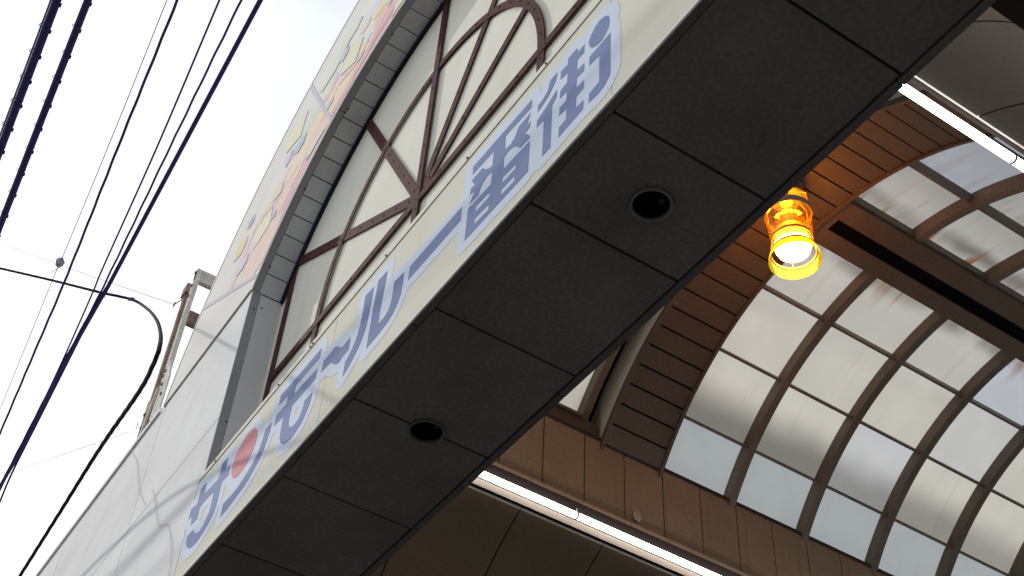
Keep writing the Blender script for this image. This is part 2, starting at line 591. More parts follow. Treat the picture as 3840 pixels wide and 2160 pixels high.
# ------------------------------------------------------------------ survey data: lettering, painted gable, lines
GLYPHS = [
  ('sa', [(-1.5038, 1.1605), (-1.4987, 1.1346), (-1.4831, 1.1341), (-1.4814, 1.1149), (-1.5029, 1.1171), (-1.5048, 1.1048), (-1.502, 1.0867), (-1.5028, 1.0734), (-1.5083, 1.0623), (-1.5189, 1.0542), (-1.5327, 1.0472), (-1.5495, 1.0413), (-1.5667, 1.0428), (-1.5755, 1.0449), (-1.5841, 1.0489), (-1.597, 1.0607), (-1.6049, 1.0725), (-1.6057, 1.0812), (-1.5833, 1.0807), (-1.5739, 1.0703), (-1.5685, 1.0664), (-1.5625, 1.0633), (-1.5504, 1.0597), (-1.5404, 1.0646), (-1.5358, 1.0725), (-1.5289, 1.0785), (-1.5282, 1.092), (-1.5284, 1.1023), (-1.5294, 1.1157), (-1.552, 1.1188), (-1.5802, 1.1186), (-1.5798, 1.108), (-1.5789, 1.0966), (-1.6019, 1.0982), (-1.6113, 1.1213), (-1.6231, 1.1199), (-1.6232, 1.1397), (-1.5989, 1.1341), (-1.5978, 1.1421), (-1.5992, 1.1622), (-1.5776, 1.1612), (-1.5763, 1.1385), (-1.5254, 1.1341), (-1.5228, 1.1417), (-1.5247, 1.162)], []),
  ('dot', [(-1.4092, 1.1526), (-1.3986, 1.1396), (-1.3943, 1.1284), (-1.3948, 1.1134), (-1.4009, 1.1008), (-1.411, 1.092), (-1.425, 1.087), (-1.4415, 1.0871), (-1.4521, 1.0911), (-1.4635, 1.1013), (-1.4714, 1.1144), (-1.4723, 1.1279), (-1.4679, 1.1447), (-1.4558, 1.1553), (-1.4411, 1.1604), (-1.4267, 1.1601), (-1.4171, 1.1571)], []),
  ('n', [(-1.3449, 1.1203), (-1.3454, 1.1033), (-1.3487, 1.0923), (-1.3533, 1.0791), (-1.3617, 1.0673), (-1.3738, 1.059), (-1.3883, 1.0509), (-1.4039, 1.0453), (-1.4212, 1.0429), (-1.4382, 1.0397), (-1.4537, 1.0379), (-1.4707, 1.0378), (-1.472, 1.0602), (-1.4518, 1.0587), (-1.4289, 1.0597), (-1.4125, 1.0645), (-1.3971, 1.071), (-1.3857, 1.0762), (-1.3758, 1.0849), (-1.3698, 1.0972), (-1.366, 1.1099), (-1.3657, 1.1211)], []),
  ('mo', [(-1.2141, 1.1564), (-1.2133, 1.1388), (-1.2818, 1.1402), (-1.2807, 1.1242), (-1.2143, 1.1213), (-1.2139, 1.103), (-1.2796, 1.1036), (-1.2798, 1.0928), (-1.2808, 1.0799), (-1.278, 1.0706), (-1.2738, 1.0642), (-1.2704, 1.0611), (-1.2595, 1.0563), (-1.2463, 1.0574), (-1.2398, 1.0643), (-1.2373, 1.0733), (-1.2372, 1.0826), (-1.214, 1.0813), (-1.2164, 1.0642), (-1.222, 1.0549), (-1.2301, 1.0433), (-1.2438, 1.0381), (-1.2582, 1.0345), (-1.2742, 1.0377), (-1.2855, 1.0433), (-1.2941, 1.0519), (-1.301, 1.0637), (-1.303, 1.0798), (-1.3036, 1.0938), (-1.304, 1.1024), (-1.3331, 1.105), (-1.3337, 1.1231), (-1.3028, 1.1231), (-1.3042, 1.1382), (-1.3323, 1.1401), (-1.3339, 1.1589), (-1.3035, 1.157)], []),
  ('bar', [(-1.1209, 1.1049), (-1.1196, 1.0827), (-1.1328, 1.0834), (-1.14, 1.0817), (-1.1448, 1.0797), (-1.1498, 1.0815), (-1.1566, 1.0858), (-1.1674, 1.0956), (-1.1722, 1.1001), (-1.198, 1.1026), (-1.1973, 1.1219), (-1.1784, 1.1202), (-1.171, 1.1219), (-1.1652, 1.1217), (-1.1583, 1.1175), (-1.1507, 1.1108), (-1.1446, 1.105), (-1.1389, 1.1043)], []),
  ('ru_left', [(-1.0738, 1.1544), (-1.0742, 1.1413), (-1.0748, 1.1228), (-1.0754, 1.1046), (-1.0774, 1.0877), (-1.0824, 1.0748), (-1.0899, 1.0639), (-1.1018, 1.0536), (-1.1125, 1.0464), (-1.1234, 1.0421), (-1.1238, 1.0649), (-1.1133, 1.0717), (-1.1052, 1.0809), (-1.0997, 1.0923), (-1.0969, 1.1058), (-1.0956, 1.1249), (-1.096, 1.1428), (-1.0968, 1.1569)], []),
  ('ru_right', [(-1.0406, 1.1549), (-1.0411, 1.1302), (-1.0424, 1.1053), (-1.0433, 1.0834), (-1.0426, 1.0655), (-1.0288, 1.065), (-1.0197, 1.0689), (-1.0151, 1.079), (-1.0145, 1.0939), (-1.0148, 1.1135), (-0.9911, 1.1101), (-0.99, 1.0907), (-0.9913, 1.0736), (-0.9967, 1.0628), (-1.0046, 1.0541), (-1.0151, 1.0488), (-1.0302, 1.0457), (-1.0479, 1.0444), (-1.0655, 1.0435), (-1.0656, 1.0661), (-1.0654, 1.0981), (-1.0644, 1.1275), (-1.0639, 1.1559)], []),
  ('ichi', [(-0.8624, 1.1064), (-0.862, 1.0834), (-0.9769, 1.0846), (-0.9771, 1.1071)], []),
  ('ban', [(-0.7268, 1.1546), (-0.727, 1.1405), (-0.7773, 1.1439), (-0.7768, 1.1196), (-0.7648, 1.117), (-0.7563, 1.122), (-0.7509, 1.1322), (-0.7275, 1.1321), (-0.7344, 1.1157), (-0.7272, 1.1168), (-0.7274, 1.1072), (-0.7376, 1.1053), (-0.7318, 1.0998), (-0.7277, 1.0926), (-0.7268, 1.0882), (-0.73, 1.0883), (-0.7451, 1.0899), (-0.7488, 1.0966), (-0.7548, 1.1028), (-0.7617, 1.107), (-0.7707, 1.1084), (-0.7771, 1.1062), (-0.7764, 1.0863), (-0.726, 1.0826), (-0.7266, 1.0332), (-0.8478, 1.0371), (-0.8473, 1.0891), (-0.8008, 1.0852), (-0.8004, 1.1062), (-0.8102, 1.1081), (-0.8191, 1.1052), (-0.824, 1.0985), (-0.826, 1.0917), (-0.8457, 1.0942), (-0.8357, 1.1081), (-0.846, 1.1108), (-0.8456, 1.1208), (-0.836, 1.1201), (-0.8416, 1.1267), (-0.8455, 1.1349), (-0.8232, 1.1348), (-0.8169, 1.1265), (-0.8092, 1.1198), (-0.8009, 1.1174), (-0.8007, 1.142), (-0.845, 1.1444), (-0.8457, 1.1592)], [[(-0.7503, 1.0697), (-0.7515, 1.0624), (-0.7769, 1.0642), (-0.7768, 1.0725)], [(-0.7516, 1.0515), (-0.7514, 1.043), (-0.7772, 1.0446), (-0.7774, 1.0536)], [(-0.8013, 1.0732), (-0.8021, 1.0662), (-0.8299, 1.0672), (-0.8298, 1.0759)], [(-0.8014, 1.0531), (-0.8015, 1.0444), (-0.8299, 1.0469), (-0.8299, 1.0561)]]),
  ('gai_step', [(-0.6785, 1.1489), (-0.6793, 1.1435), (-0.6811, 1.1376), (-0.6869, 1.1305), (-0.6957, 1.1229), (-0.7037, 1.1202), (-0.7134, 1.1174), (-0.714, 1.1287), (-0.7042, 1.1305), (-0.6963, 1.1352), (-0.6912, 1.1492)], []),
  ('gai_left', [(-0.6783, 1.118), (-0.6785, 1.1057), (-0.6862, 1.1), (-0.6864, 1.0312), (-0.7009, 1.0311), (-0.7007, 1.0905), (-0.7139, 1.0919), (-0.714, 1.1038), (-0.701, 1.1077), (-0.6911, 1.1121)], []),
  ('gai_mid', [(-0.6298, 1.1415), (-0.6306, 1.1276), (-0.6422, 1.1287), (-0.6428, 1.1106), (-0.6298, 1.1082), (-0.6302, 1.0953), (-0.643, 1.0978), (-0.6432, 1.0811), (-0.6303, 1.0795), (-0.6307, 1.0671), (-0.6429, 1.066), (-0.6434, 1.0485), (-0.6305, 1.0471), (-0.6312, 1.0333), (-0.6725, 1.032), (-0.6721, 1.0472), (-0.6603, 1.048), (-0.6595, 1.0652), (-0.6725, 1.0669), (-0.672, 1.0798), (-0.66, 1.0795), (-0.6598, 1.0943), (-0.6725, 1.0957), (-0.6716, 1.1085), (-0.6597, 1.1093), (-0.6594, 1.1259), (-0.6722, 1.1283), (-0.6717, 1.1425), (-0.6592, 1.1408), (-0.6589, 1.1504), (-0.6433, 1.1503), (-0.6415, 1.1416)], []),
  ('gai_dot', [(-0.589, 1.1431), (-0.5869, 1.133), (-0.5883, 1.1229), (-0.5929, 1.117), (-0.6003, 1.1125), (-0.6097, 1.1141), (-0.6172, 1.1197), (-0.6214, 1.1279), (-0.6221, 1.137), (-0.6183, 1.1443), (-0.6117, 1.1501), (-0.604, 1.1527), (-0.5955, 1.1494)], []),
  ('gai_right', [(-0.586, 1.1084), (-0.5867, 1.0421), (-0.589, 1.0376), (-0.5952, 1.0323), (-0.6059, 1.0301), (-0.6215, 1.0325), (-0.6213, 1.0464), (-0.6045, 1.0481), (-0.6041, 1.0911), (-0.6213, 1.0935), (-0.6209, 1.1082)], []),
]
OUTLINES = [
  [(-0.6072, 1.0137), (-0.628, 1.0171), (-0.6728, 1.0155), (-0.6792, 1.0164), (-0.6856, 1.0147), (-0.7016, 1.0146), (-0.7095, 1.017), (-0.7144, 1.0216), (-0.7208, 1.0178), (-0.7272, 1.0167), (-0.8504, 1.0208), (-0.8584, 1.0245), (-0.8633, 1.0314), (-0.8643, 1.0362), (-0.864, 1.065), (-0.8648, 1.0669), (-0.9752, 1.068), (-0.9829, 1.0538), (-0.9928, 1.0426), (-0.9971, 1.0394), (-1.0104, 1.033), (-1.0296, 1.0292), (-1.0648, 1.027), (-1.0696, 1.0275), (-1.0747, 1.0298), (-1.0794, 1.0346), (-1.0815, 1.0394), (-1.0824, 1.0483), (-1.092, 1.0403), (-1.1048, 1.0318), (-1.1192, 1.0261), (-1.1256, 1.0257), (-1.1336, 1.0291), (-1.1388, 1.0362), (-1.1399, 1.041), (-1.1402, 1.0618), (-1.1411, 1.0634), (-1.148, 1.0635), (-1.1576, 1.067), (-1.167, 1.073), (-1.18, 1.0843), (-1.1976, 1.086), (-1.1976, 1.0794), (-1.2009, 1.0586), (-1.2082, 1.0458), (-1.2184, 1.0317), (-1.2232, 1.0283), (-1.2392, 1.0223), (-1.2552, 1.0183), (-1.26, 1.0181), (-1.2792, 1.022), (-1.2936, 1.0289), (-1.2969, 1.0314), (-1.3077, 1.0426), (-1.3161, 1.057), (-1.3174, 1.0618), (-1.3198, 1.0858), (-1.3208, 1.0873), (-1.332, 1.0883), (-1.3387, 1.0714), (-1.3512, 1.0546), (-1.3656, 1.0447), (-1.38, 1.0366), (-1.3992, 1.0295), (-1.452, 1.0215), (-1.4712, 1.0213), (-1.476, 1.0222), (-1.4824, 1.0262), (-1.4865, 1.033), (-1.4888, 1.0645), (-1.4942, 1.0538), (-1.4968, 1.0505), (-1.5096, 1.0406), (-1.5256, 1.0323), (-1.548, 1.0249), (-1.5688, 1.0264), (-1.5816, 1.0296), (-1.5928, 1.0349), (-1.61, 1.0506), (-1.6187, 1.0634), (-1.6208, 1.0682), (-1.6221, 1.0826), (-1.621, 1.0874), (-1.618, 1.0922), (-1.6179, 1.0938), (-1.6216, 1.1028), (-1.628, 1.1041), (-1.6329, 1.1066), (-1.6372, 1.1114), (-1.6392, 1.1162), (-1.6397, 1.1402), (-1.6376, 1.1477), (-1.6344, 1.1518), (-1.6296, 1.1549), (-1.6232, 1.1562), (-1.6168, 1.1552), (-1.6154, 1.1562), (-1.6156, 1.1642), (-1.6142, 1.169), (-1.6109, 1.1738), (-1.6065, 1.177), (-1.5992, 1.1787), (-1.5768, 1.1777), (-1.572, 1.1767), (-1.567, 1.1738), (-1.5631, 1.169), (-1.5614, 1.1642), (-1.5606, 1.1546), (-1.5592, 1.1536), (-1.5416, 1.1521), (-1.5405, 1.153), (-1.5412, 1.1626), (-1.5403, 1.1674), (-1.5377, 1.1722), (-1.5336, 1.1759), (-1.5256, 1.1785), (-1.5, 1.1766), (-1.4941, 1.1738), (-1.4897, 1.169), (-1.4877, 1.1642), (-1.485, 1.1514), (-1.484, 1.1506), (-1.4792, 1.1567), (-1.4664, 1.1679), (-1.4619, 1.1706), (-1.444, 1.1766), (-1.4232, 1.1762), (-1.4104, 1.1722), (-1.3976, 1.1643), (-1.3845, 1.1482), (-1.3784, 1.1327), (-1.3688, 1.1373), (-1.3496, 1.137), (-1.3487, 1.1386), (-1.3504, 1.1594), (-1.3495, 1.1642), (-1.3455, 1.1706), (-1.3384, 1.1748), (-1.3336, 1.1754), (-1.3016, 1.1735), (-1.212, 1.1728), (-1.204, 1.1694), (-1.1992, 1.1635), (-1.1977, 1.1578), (-1.1968, 1.1402), (-1.196, 1.1383), (-1.18, 1.1369), (-1.172, 1.1384), (-1.1608, 1.1376), (-1.1483, 1.1306), (-1.1368, 1.1209), (-1.1192, 1.1213), (-1.1128, 1.1193), (-1.1121, 1.1258), (-1.1128, 1.161), (-1.1107, 1.1658), (-1.108, 1.169), (-1.1032, 1.1721), (-1.0984, 1.1733), (-1.0712, 1.1707), (-1.0632, 1.1724), (-1.0392, 1.1713), (-1.0344, 1.1702), (-1.0282, 1.1658), (-1.0247, 1.1594), (-1.0241, 1.1546), (-1.0246, 1.129), (-1.0232, 1.1277), (-1.0184, 1.1296), (-1.0136, 1.13), (-0.988, 1.1263), (-0.98, 1.1233), (-0.8632, 1.1229), (-0.8618, 1.1242), (-0.8607, 1.1274), (-0.862, 1.1338), (-0.8611, 1.1402), (-0.8622, 1.1594), (-0.8614, 1.1642), (-0.859, 1.169), (-0.8558, 1.1722), (-0.852, 1.1744), (-0.8472, 1.1756), (-0.724, 1.1709), (-0.7176, 1.1683), (-0.7124, 1.1626), (-0.7106, 1.1578), (-0.7096, 1.1469), (-0.7042, 1.1594), (-0.7, 1.1632), (-0.6952, 1.1652), (-0.6776, 1.1654), (-0.6696, 1.163), (-0.6616, 1.1667), (-0.6408, 1.1666), (-0.6344, 1.1642), (-0.628, 1.1579), (-0.6184, 1.1652), (-0.6072, 1.1689), (-0.6008, 1.1689), (-0.5896, 1.1648), (-0.5848, 1.1619), (-0.5758, 1.153), (-0.5729, 1.1466), (-0.5704, 1.1338), (-0.5724, 1.1178), (-0.5702, 1.113), (-0.5695, 1.1082), (-0.5702, 1.041), (-0.5713, 1.0362), (-0.5754, 1.0282), (-0.5848, 1.0195), (-0.5912, 1.0163)],
  [(-1.5528, 1.0776), (-1.5605, 1.081), (-1.5657, 1.0858), (-1.5626, 1.0938), (-1.5628, 1.1018), (-1.5576, 1.1023), (-1.5464, 1.1014), (-1.5449, 1.1002), (-1.545, 1.0874)],
  [(-1.4856, 1.0695), (-1.4864, 1.0714), (-1.4855, 1.0874), (-1.4868, 1.0986), (-1.4808, 1.098), (-1.4761, 1.0906), (-1.4727, 1.0874), (-1.4616, 1.0771), (-1.4592, 1.0762), (-1.476, 1.0762), (-1.4808, 1.0742)],
  [(-1.26, 1.0745), (-1.2629, 1.0778), (-1.2639, 1.081), (-1.2638, 1.0858), (-1.2632, 1.0867), (-1.2568, 1.0869), (-1.2534, 1.0858), (-1.2541, 1.0746), (-1.2552, 1.0733), (-1.2568, 1.0731)],
]
MURAL = [
  ('yellow', [(-1.6079, 1.7997), (-1.6014, 1.7494), (-1.6573, 1.7342), (-1.674, 1.7991)]),
  ('gold', [(-1.7266, 1.8288), (-1.7234, 1.8105), (-1.7392, 1.7918), (-1.7728, 1.7974), (-1.7826, 1.8295), (-1.761, 1.8438)]),
  ('pale_blue', [(-1.6873, 1.7427), (-1.6862, 1.726), (-1.7011, 1.7173), (-1.7221, 1.7185), (-1.7243, 1.741), (-1.7093, 1.7498)]),
  ('grey', [(-1.7139, 1.8783), (-1.7134, 1.8619), (-1.7254, 1.856), (-1.7417, 1.8634), (-1.7439, 1.8834), (-1.7301, 1.8858)]),
  ('yellow', [(-1.5816, 1.845), (-1.5808, 1.8193), (-1.6076, 1.822), (-1.6201, 1.8422), (-1.613, 1.8713)]),
  ('teal', [(-1.5804, 1.768), (-1.58, 1.7516), (-1.5983, 1.7565), (-1.5966, 1.775)]),
  ('pink', [(-1.6714, 1.838), (-1.6548, 1.8206), (-1.6865, 1.8063), (-1.7008, 1.7663), (-1.7339, 1.6926), (-1.7554, 1.7045), (-1.7415, 1.7575), (-1.7204, 1.8038), (-1.6898, 1.8217)]),
  ('salmon', [(-1.5371, 1.7276), (-1.5506, 1.6877), (-1.5799, 1.6382), (-1.6225, 1.6283), (-1.7036, 1.6676), (-1.6833, 1.6983), (-1.6571, 1.7301), (-1.6078, 1.7354), (-1.583, 1.7405)]),
  ('red', [(-1.4895, 1.7456), (-1.5213, 1.7784), (-1.5487, 1.7583), (-1.576, 1.7301), (-1.604, 1.6971), (-1.6235, 1.6514), (-1.6341, 1.638), (-1.6237, 1.6311), (-1.5815, 1.6565), (-1.5517, 1.6907), (-1.5251, 1.7262)]),
  ('orange', [(-1.6185, 1.8302), (-1.6129, 1.8085), (-1.6534, 1.8173), (-1.6644, 1.7986), (-1.6778, 1.8231), (-1.6589, 1.8306), (-1.6415, 1.8415)]),
  ('yellow', [(-1.5445, 2.0213), (-1.5492, 1.9509), (-1.6131, 1.9653), (-1.6295, 2.0048), (-1.6184, 2.0397)]),
  ('blue', [(-1.5174, 1.9243), (-1.5194, 1.9001), (-1.5388, 1.8918), (-1.5612, 1.9081), (-1.5605, 1.9271), (-1.5406, 1.9309)]),
  ('orange', [(-1.3988, 1.9329), (-1.4277, 1.9074), (-1.4433, 1.885), (-1.461, 1.8694), (-1.4898, 1.8524), (-1.521, 1.8334), (-1.55, 1.8163), (-1.5689, 1.843), (-1.55, 1.873), (-1.5148, 1.8909), (-1.5024, 1.9063), (-1.4697, 1.9133), (-1.4371, 1.9377), (-1.4191, 1.9537)]),
  ('salmon', [(-1.3919, 1.8278), (-1.4227, 1.8207), (-1.4656, 1.8401), (-1.4854, 1.8227), (-1.5073, 1.795), (-1.5261, 1.783), (-1.5442, 1.8005), (-1.5275, 1.8191), (-1.4998, 1.8478), (-1.4798, 1.8655), (-1.4522, 1.8772), (-1.4281, 1.8817)]),
  ('green', [(-1.4131, 1.8252), (-1.4366, 1.8206), (-1.4572, 1.8064), (-1.4734, 1.8043), (-1.4744, 1.8324), (-1.458, 1.8427)]),
  ('blue', [(-1.4053, 1.9081), (-1.4082, 1.8992), (-1.4246, 1.8974), (-1.4354, 1.9048), (-1.4308, 1.9174), (-1.4198, 1.9186)]),
  ('lilac', [(-1.5748, 1.9329), (-1.5754, 1.9093), (-1.5905, 1.9005), (-1.6082, 1.9314), (-1.6049, 1.9391), (-1.5919, 1.9459)]),
  ('red', [(-1.3151, 1.8642), (-1.3326, 1.8842), (-1.3603, 1.8678), (-1.3934, 1.8506), (-1.3943, 1.8357), (-1.3667, 1.8481)]),
  ('pink', [(-1.4193, 2.0021), (-1.4087, 1.976), (-1.4314, 1.9471), (-1.4593, 1.9533), (-1.4729, 1.9682), (-1.4468, 1.9688)]),
  ('yellow', [(-1.3169, 1.9915), (-1.3321, 1.9363), (-1.3933, 1.9667), (-1.3878, 2.0065), (-1.3717, 2.0297)]),
  ('lilac', [(-1.3855, 2.0488), (-1.3861, 2.0303), (-1.4031, 2.0198), (-1.413, 2.0291), (-1.4148, 2.0503), (-1.4022, 2.0568)]),
  ('red', [(-1.1791, 1.9407), (-1.1869, 1.93), (-1.208, 1.9228), (-1.2464, 1.912), (-1.2736, 1.8959), (-1.2944, 1.8853), (-1.3141, 1.8797), (-1.3342, 1.8658), (-1.3232, 1.9035), (-1.2973, 1.9064), (-1.2758, 1.9254), (-1.2543, 1.9444), (-1.2255, 1.9658), (-1.2003, 1.9683)]),
  ('yellow', [(-1.1535, 1.9072), (-1.1911, 1.9037), (-1.1876, 1.9218), (-1.1791, 1.9407)]),
  ('salmon', [(-1.3017, 2.039), (-1.3026, 2.021), (-1.3232, 2.0157), (-1.3346, 2.0273), (-1.3329, 2.0419), (-1.3161, 2.0524)]),
  ('orange', [(-1.2185, 1.9919), (-1.2413, 2.0001), (-1.2741, 2.0041), (-1.2951, 2.0235), (-1.2888, 2.0419), (-1.2597, 2.0335), (-1.2484, 2.0309)]),
  ('blue', [(-1.2972, 1.9264), (-1.305, 1.9155), (-1.3193, 1.919), (-1.3187, 1.9317), (-1.3072, 1.9338)]),
  ('blue', [(-1.2075, 1.9777), (-1.2183, 1.9682), (-1.2268, 1.9886), (-1.2222, 1.9967)]),
  ('pink', [(-1.2789, 1.9588), (-1.3024, 1.9258), (-1.3329, 1.9192), (-1.393, 1.9369), (-1.3945, 1.9612), (-1.3276, 1.9198), (-1.2946, 1.9368)]),
  ('green', [(-1.3471, 2.0965), (-1.3623, 2.0785), (-1.3894, 2.0728), (-1.4125, 2.0523), (-1.4311, 2.0267), (-1.4806, 2.0152), (-1.4981, 2.0325), (-1.4724, 2.0459), (-1.4466, 2.0687), (-1.4254, 2.0969), (-1.3951, 2.1143), (-1.3643, 2.1182)]),
]
WIRES = {
  'bundle_a': ([(-1.4752, -0.0243, 1.6), (-1.2554, -0.0385, 1.6)], 0.00709),
  'bundle_b': ([(-1.4475, 0.0146, 1.6), (-1.229, -0.001, 1.6)], 0.00551),
  'thin_ball': ([(-2.2047, 0.1877, 1.6), (-1.7886, 0.1489, 1.6), (-1.7561, 0.1458, 1.6), (-1.7393, 0.1453, 1.6), (-1.4274, 0.1173, 1.6), (-1.1638, 0.0916, 1.6)], 0.00067),
  'wavy_a': ([(-2.2767, 0.2112, 1.6), (-2.0097, 0.1877, 1.6), (-1.7754, 0.167, 1.6), (-1.4405, 0.1323, 1.6), (-1.1552, 0.1038, 1.6)], 0.00226),
  'plain': ([(-2.2723, 0.2581, 1.6), (-2.0299, 0.2406, 1.6), (-1.7978, 0.2195, 1.6), (-1.7212, 0.2112, 1.6), (-1.4224, 0.1846, 1.6), (-1.1204, 0.1533, 1.6)], 0.00159),
  'wavy_b': ([(-2.2662, 0.256, 1.6), (-2.0234, 0.2421, 1.6), (-1.8331, 0.2329, 1.6), (-1.7234, 0.2257, 1.6), (-1.3966, 0.2004, 1.6), (-1.1023, 0.1789, 1.6)], 0.00182),
  'big': ([(-2.4486, 0.2673, 1.6), (-2.2552, 0.2604, 1.6), (-2.055, 0.2457, 1.6), (-1.7788, 0.2356, 1.6), (-1.7656, 0.2356, 1.6), (-1.3531, 0.2148, 1.6), (-1.0866, 0.2013, 1.6)], 0.00375),
  'low': ([(-2.499, 0.2838, 1.6), (-2.3822, 0.2721, 1.6), (-2.1812, 0.2589, 1.6)], 0.00214),
  'service': ([(-3.1658, 0.1139, 2.7657), (-2.914, 0.241, 2.5817), (-2.6669, 0.3411, 2.3916), (-2.5514, 0.4049, 2.3093), (-2.3088, 0.4048, 2.0842), (-2.0272, 0.3811, 1.8135), (-1.7267, 0.3394, 1.5184), (-1.4917, 0.2978, 1.284), (-1.5194, 0.302, 1.2738), (-1.6477, 0.32, 1.3232), (-1.9809, 0.35, 1.4374), (-2.2772, 0.37, 1.4803), (-2.5751, 0.385, 1.4986)], 0.00362),
  'guy': ([(-3.0448, 0.0796, 2.75), (-2.6945, 0.2546, 2.45), (-2.345, 0.47, 2.163)], 0.00105),
  'twist': ([(-3.3982, 0.36, 2.2536), (-3.2356, 0.37, 2.172), (-2.5906, 0.4, 1.8464), (-2.4002, 0.425, 1.764), (-2.2244, 0.438, 1.6821), (-2.183, 0.439, 1.642), (-2.1529, 0.442, 1.6137)], 0.00092),
}
WIRE_SHADOWS = [[(-2.1478, 1.582), (-2.0722, 1.5085), (-2.0263, 1.4471), (-1.9757, 1.3823), (-1.9351, 1.3404), (-1.9068, 1.3126)], [(-1.8946, 1.3387), (-1.8596, 1.303), (-1.818, 1.2477), (-1.783, 1.2024), (-1.7617, 1.187), (-1.7304, 1.1737), (-1.699, 1.1397), (-1.6686, 1.0976), (-1.6457, 1.0488), (-1.6403, 1.0323)]]

# ------------------------------------------------------------------ ground
GZ = -EYE / S
g = MB().box(-250, 250, -250, 250, GZ - 0.3, GZ)
tag(obj("ground", g, MT['paving']), kind='structure')
g = MB().box(-250, 250, -1.05, 0.36, GZ + 0.0006, GZ + 0.0009)
tag(obj("road", g, MT['asphalt']), kind='structure')
g = MB().box(-250, 250, 0.36, 0.40, GZ + 0.0002, GZ + 0.024)
tag(obj("kerb", g, MT['wallr']), kind='structure')

ob = tag(obj("sky_screen_building", MB().box(-6.0, 3.2, -3.2, -1.25, GZ, 1.1), MT['wallr'], base=P(-1, -2, GZ)), "unseen rendered block added across the street to cut sky light on the gateway", "building")  # unseen block behind the camera, added to cut sky light
ob = base_of(ob)
# ------------------------------------------------------------------ gateway over the arcade mouth
YF, YT = 0.4413, 0.4975
FX, FZ = -1.107, 1.345             # centre of the arched opening
RO, RM = 0.554, 0.912              # opening radius, outer radius of the gable
JL, JR = -1.6065, -0.6075          # jambs
ZS = 1.187                         # top of the sign, sill of the recess
ZP = 1.586                         # spring line of the gable
XL, XR = -3.07, 0.86
T_SP = math.degrees(atan2(ZP - FZ, FX - JL))
T_OUT = math.degrees(math.asin((ZP - FZ) / RM))

gw = thing("arcade_gateway", "arched white gateway with a faded painted gable and dark underside over the arcade mouth", "gateway", (FX, 0.55, GZ))

opening = [(JL, ZS), (JR, ZS)] + list(reversed(arc_pts(FX, FZ, RO, T_SP, 180 - T_SP, 40)))
profile = [(XL, 1.014), (XR, 1.014), (XR, ZP)] + list(reversed(arc_pts(FX, FZ, RM, T_OUT, 180 - T_OUT, 48))) + [(XL, ZP)]
o_big = [(JL - 0.004, ZS - 0.004), (JR + 0.004, ZS - 0.004)] + list(reversed(arc_pts(FX, FZ, RO + 0.004, T_SP, 180 - T_SP, 40)))
core = MB().prism([profile, o_big], 'y', YF + 0.010, YT + 0.004)
obj("core_wall", core, MT['joint'], gw)
rear = MB().prism([profile], 'y', 0.56, 0.6455)
obj("rear_wall", rear, MT['wallr'], gw)
obj("roof_slab", MB().box(XL, XR, 0.502, 0.56, 1.55, 1.58), MT['wallr'], gw)
ty = MB().prism([[(JL - 0.02, ZS - 0.02), (JR + 0.02, ZS - 0.02)] + list(reversed(arc_pts(FX, FZ, RO + 0.02, T_SP - 1, 181 - T_SP, 40)))], 'y', YT, YT + 0.02)
obj("tympanum", ty, MT['tymp'], gw)
obj("ceiling_deck", MB().box(XL, XR, YF + 0.012, 0.6450, 1.0135, 1.0300), MT['black'], gw)

J = 0.0011                          # half joint
TH = 0.0085
cols = [(-3.07, -2.527), (-2.527, -1.984), (-1.984, -1.6228)]
cols_r = [(-0.2990, 0.065), (0.065, 0.4625), (0.4625, XR)]
for a, b in cols + cols_r:
    ins = (b > -1.7 and a < FX) or (a < -0.25 and a > FX)
    aa, bb = a, b
    for z0, z1 in ((1.0, 1.305), (1.305, 1.588)):
        x0, x1 = a + J, b - J
        if ins and z0 > 1.2:
            x1 = JL if a < FX else x1
            x0 = JR if a > FX else x0
        poly = [(x0, z0 + J), (x1, z0 + J), (x1, z1 - J), (x0, z1 - J)]
        if ins and z0 < 1.2:        # the panel beside the sign steps out to the jamb above it
            if a < FX:
                poly = [(x0, z0 + J), (x1, z0 + J), (x1, ZS), (JL, ZS), (JL, z1 - J), (x0, z1 - J)]
            else:
                poly = [(JR, ZS + 0.0095), (x0, ZS + 0.0095), (x0, z0 + J), (x1, z0 + J), (x1, z1 - J), (JR, z1 - J)]
        obj("fascia_panel", MB().prism([poly], 'y', YF, YF + TH), MT['fascia'], gw)
obj("parapet_capping", MB().box(XL, -2.01, YF - 0.004, 0.50, 1.5885, 1.6), MT['edge'], gw)
obj("parapet_capping", MB().box(2 * FX + 2.01, XR, YF - 0.004, 0.50, 1.5885, 1.6), MT['edge'], gw)

# painted gable: six curved panels parted by radial seams
seams = [T_SP, 28.6, 59.6, 90.4, 120.4, 151.4, 180 - T_SP]
murals = []
for i in range(6):
    a, b = seams[i] + 0.10, seams[i + 1] - 0.10
    inner = arc_pts(FX, FZ, RO + 0.003, a, b, 16)
    outer = arc_pts(FX, FZ, RM, a, b, 16)
    if i == 0:
        inner[0] = (JL, ZP + 0.004)
        st = math.degrees(math.asin((ZP + 0.004 - FZ) / RM))
        outer = arc_pts(FX, FZ, RM, st, b, 18)
    if i == 5:
        inner[-1] = (JR, ZP + 0.004)
        st = math.degrees(math.asin((ZP + 0.004 - FZ) / RM))
        outer = arc_pts(FX, FZ, RM, a, 180 - st, 18)
    pl = MB().prism([inner + list(reversed(outer))], 'y', YF - 0.003, YF + TH)
    murals.append(obj("mural_panel", pl, MT['mural'], gw))
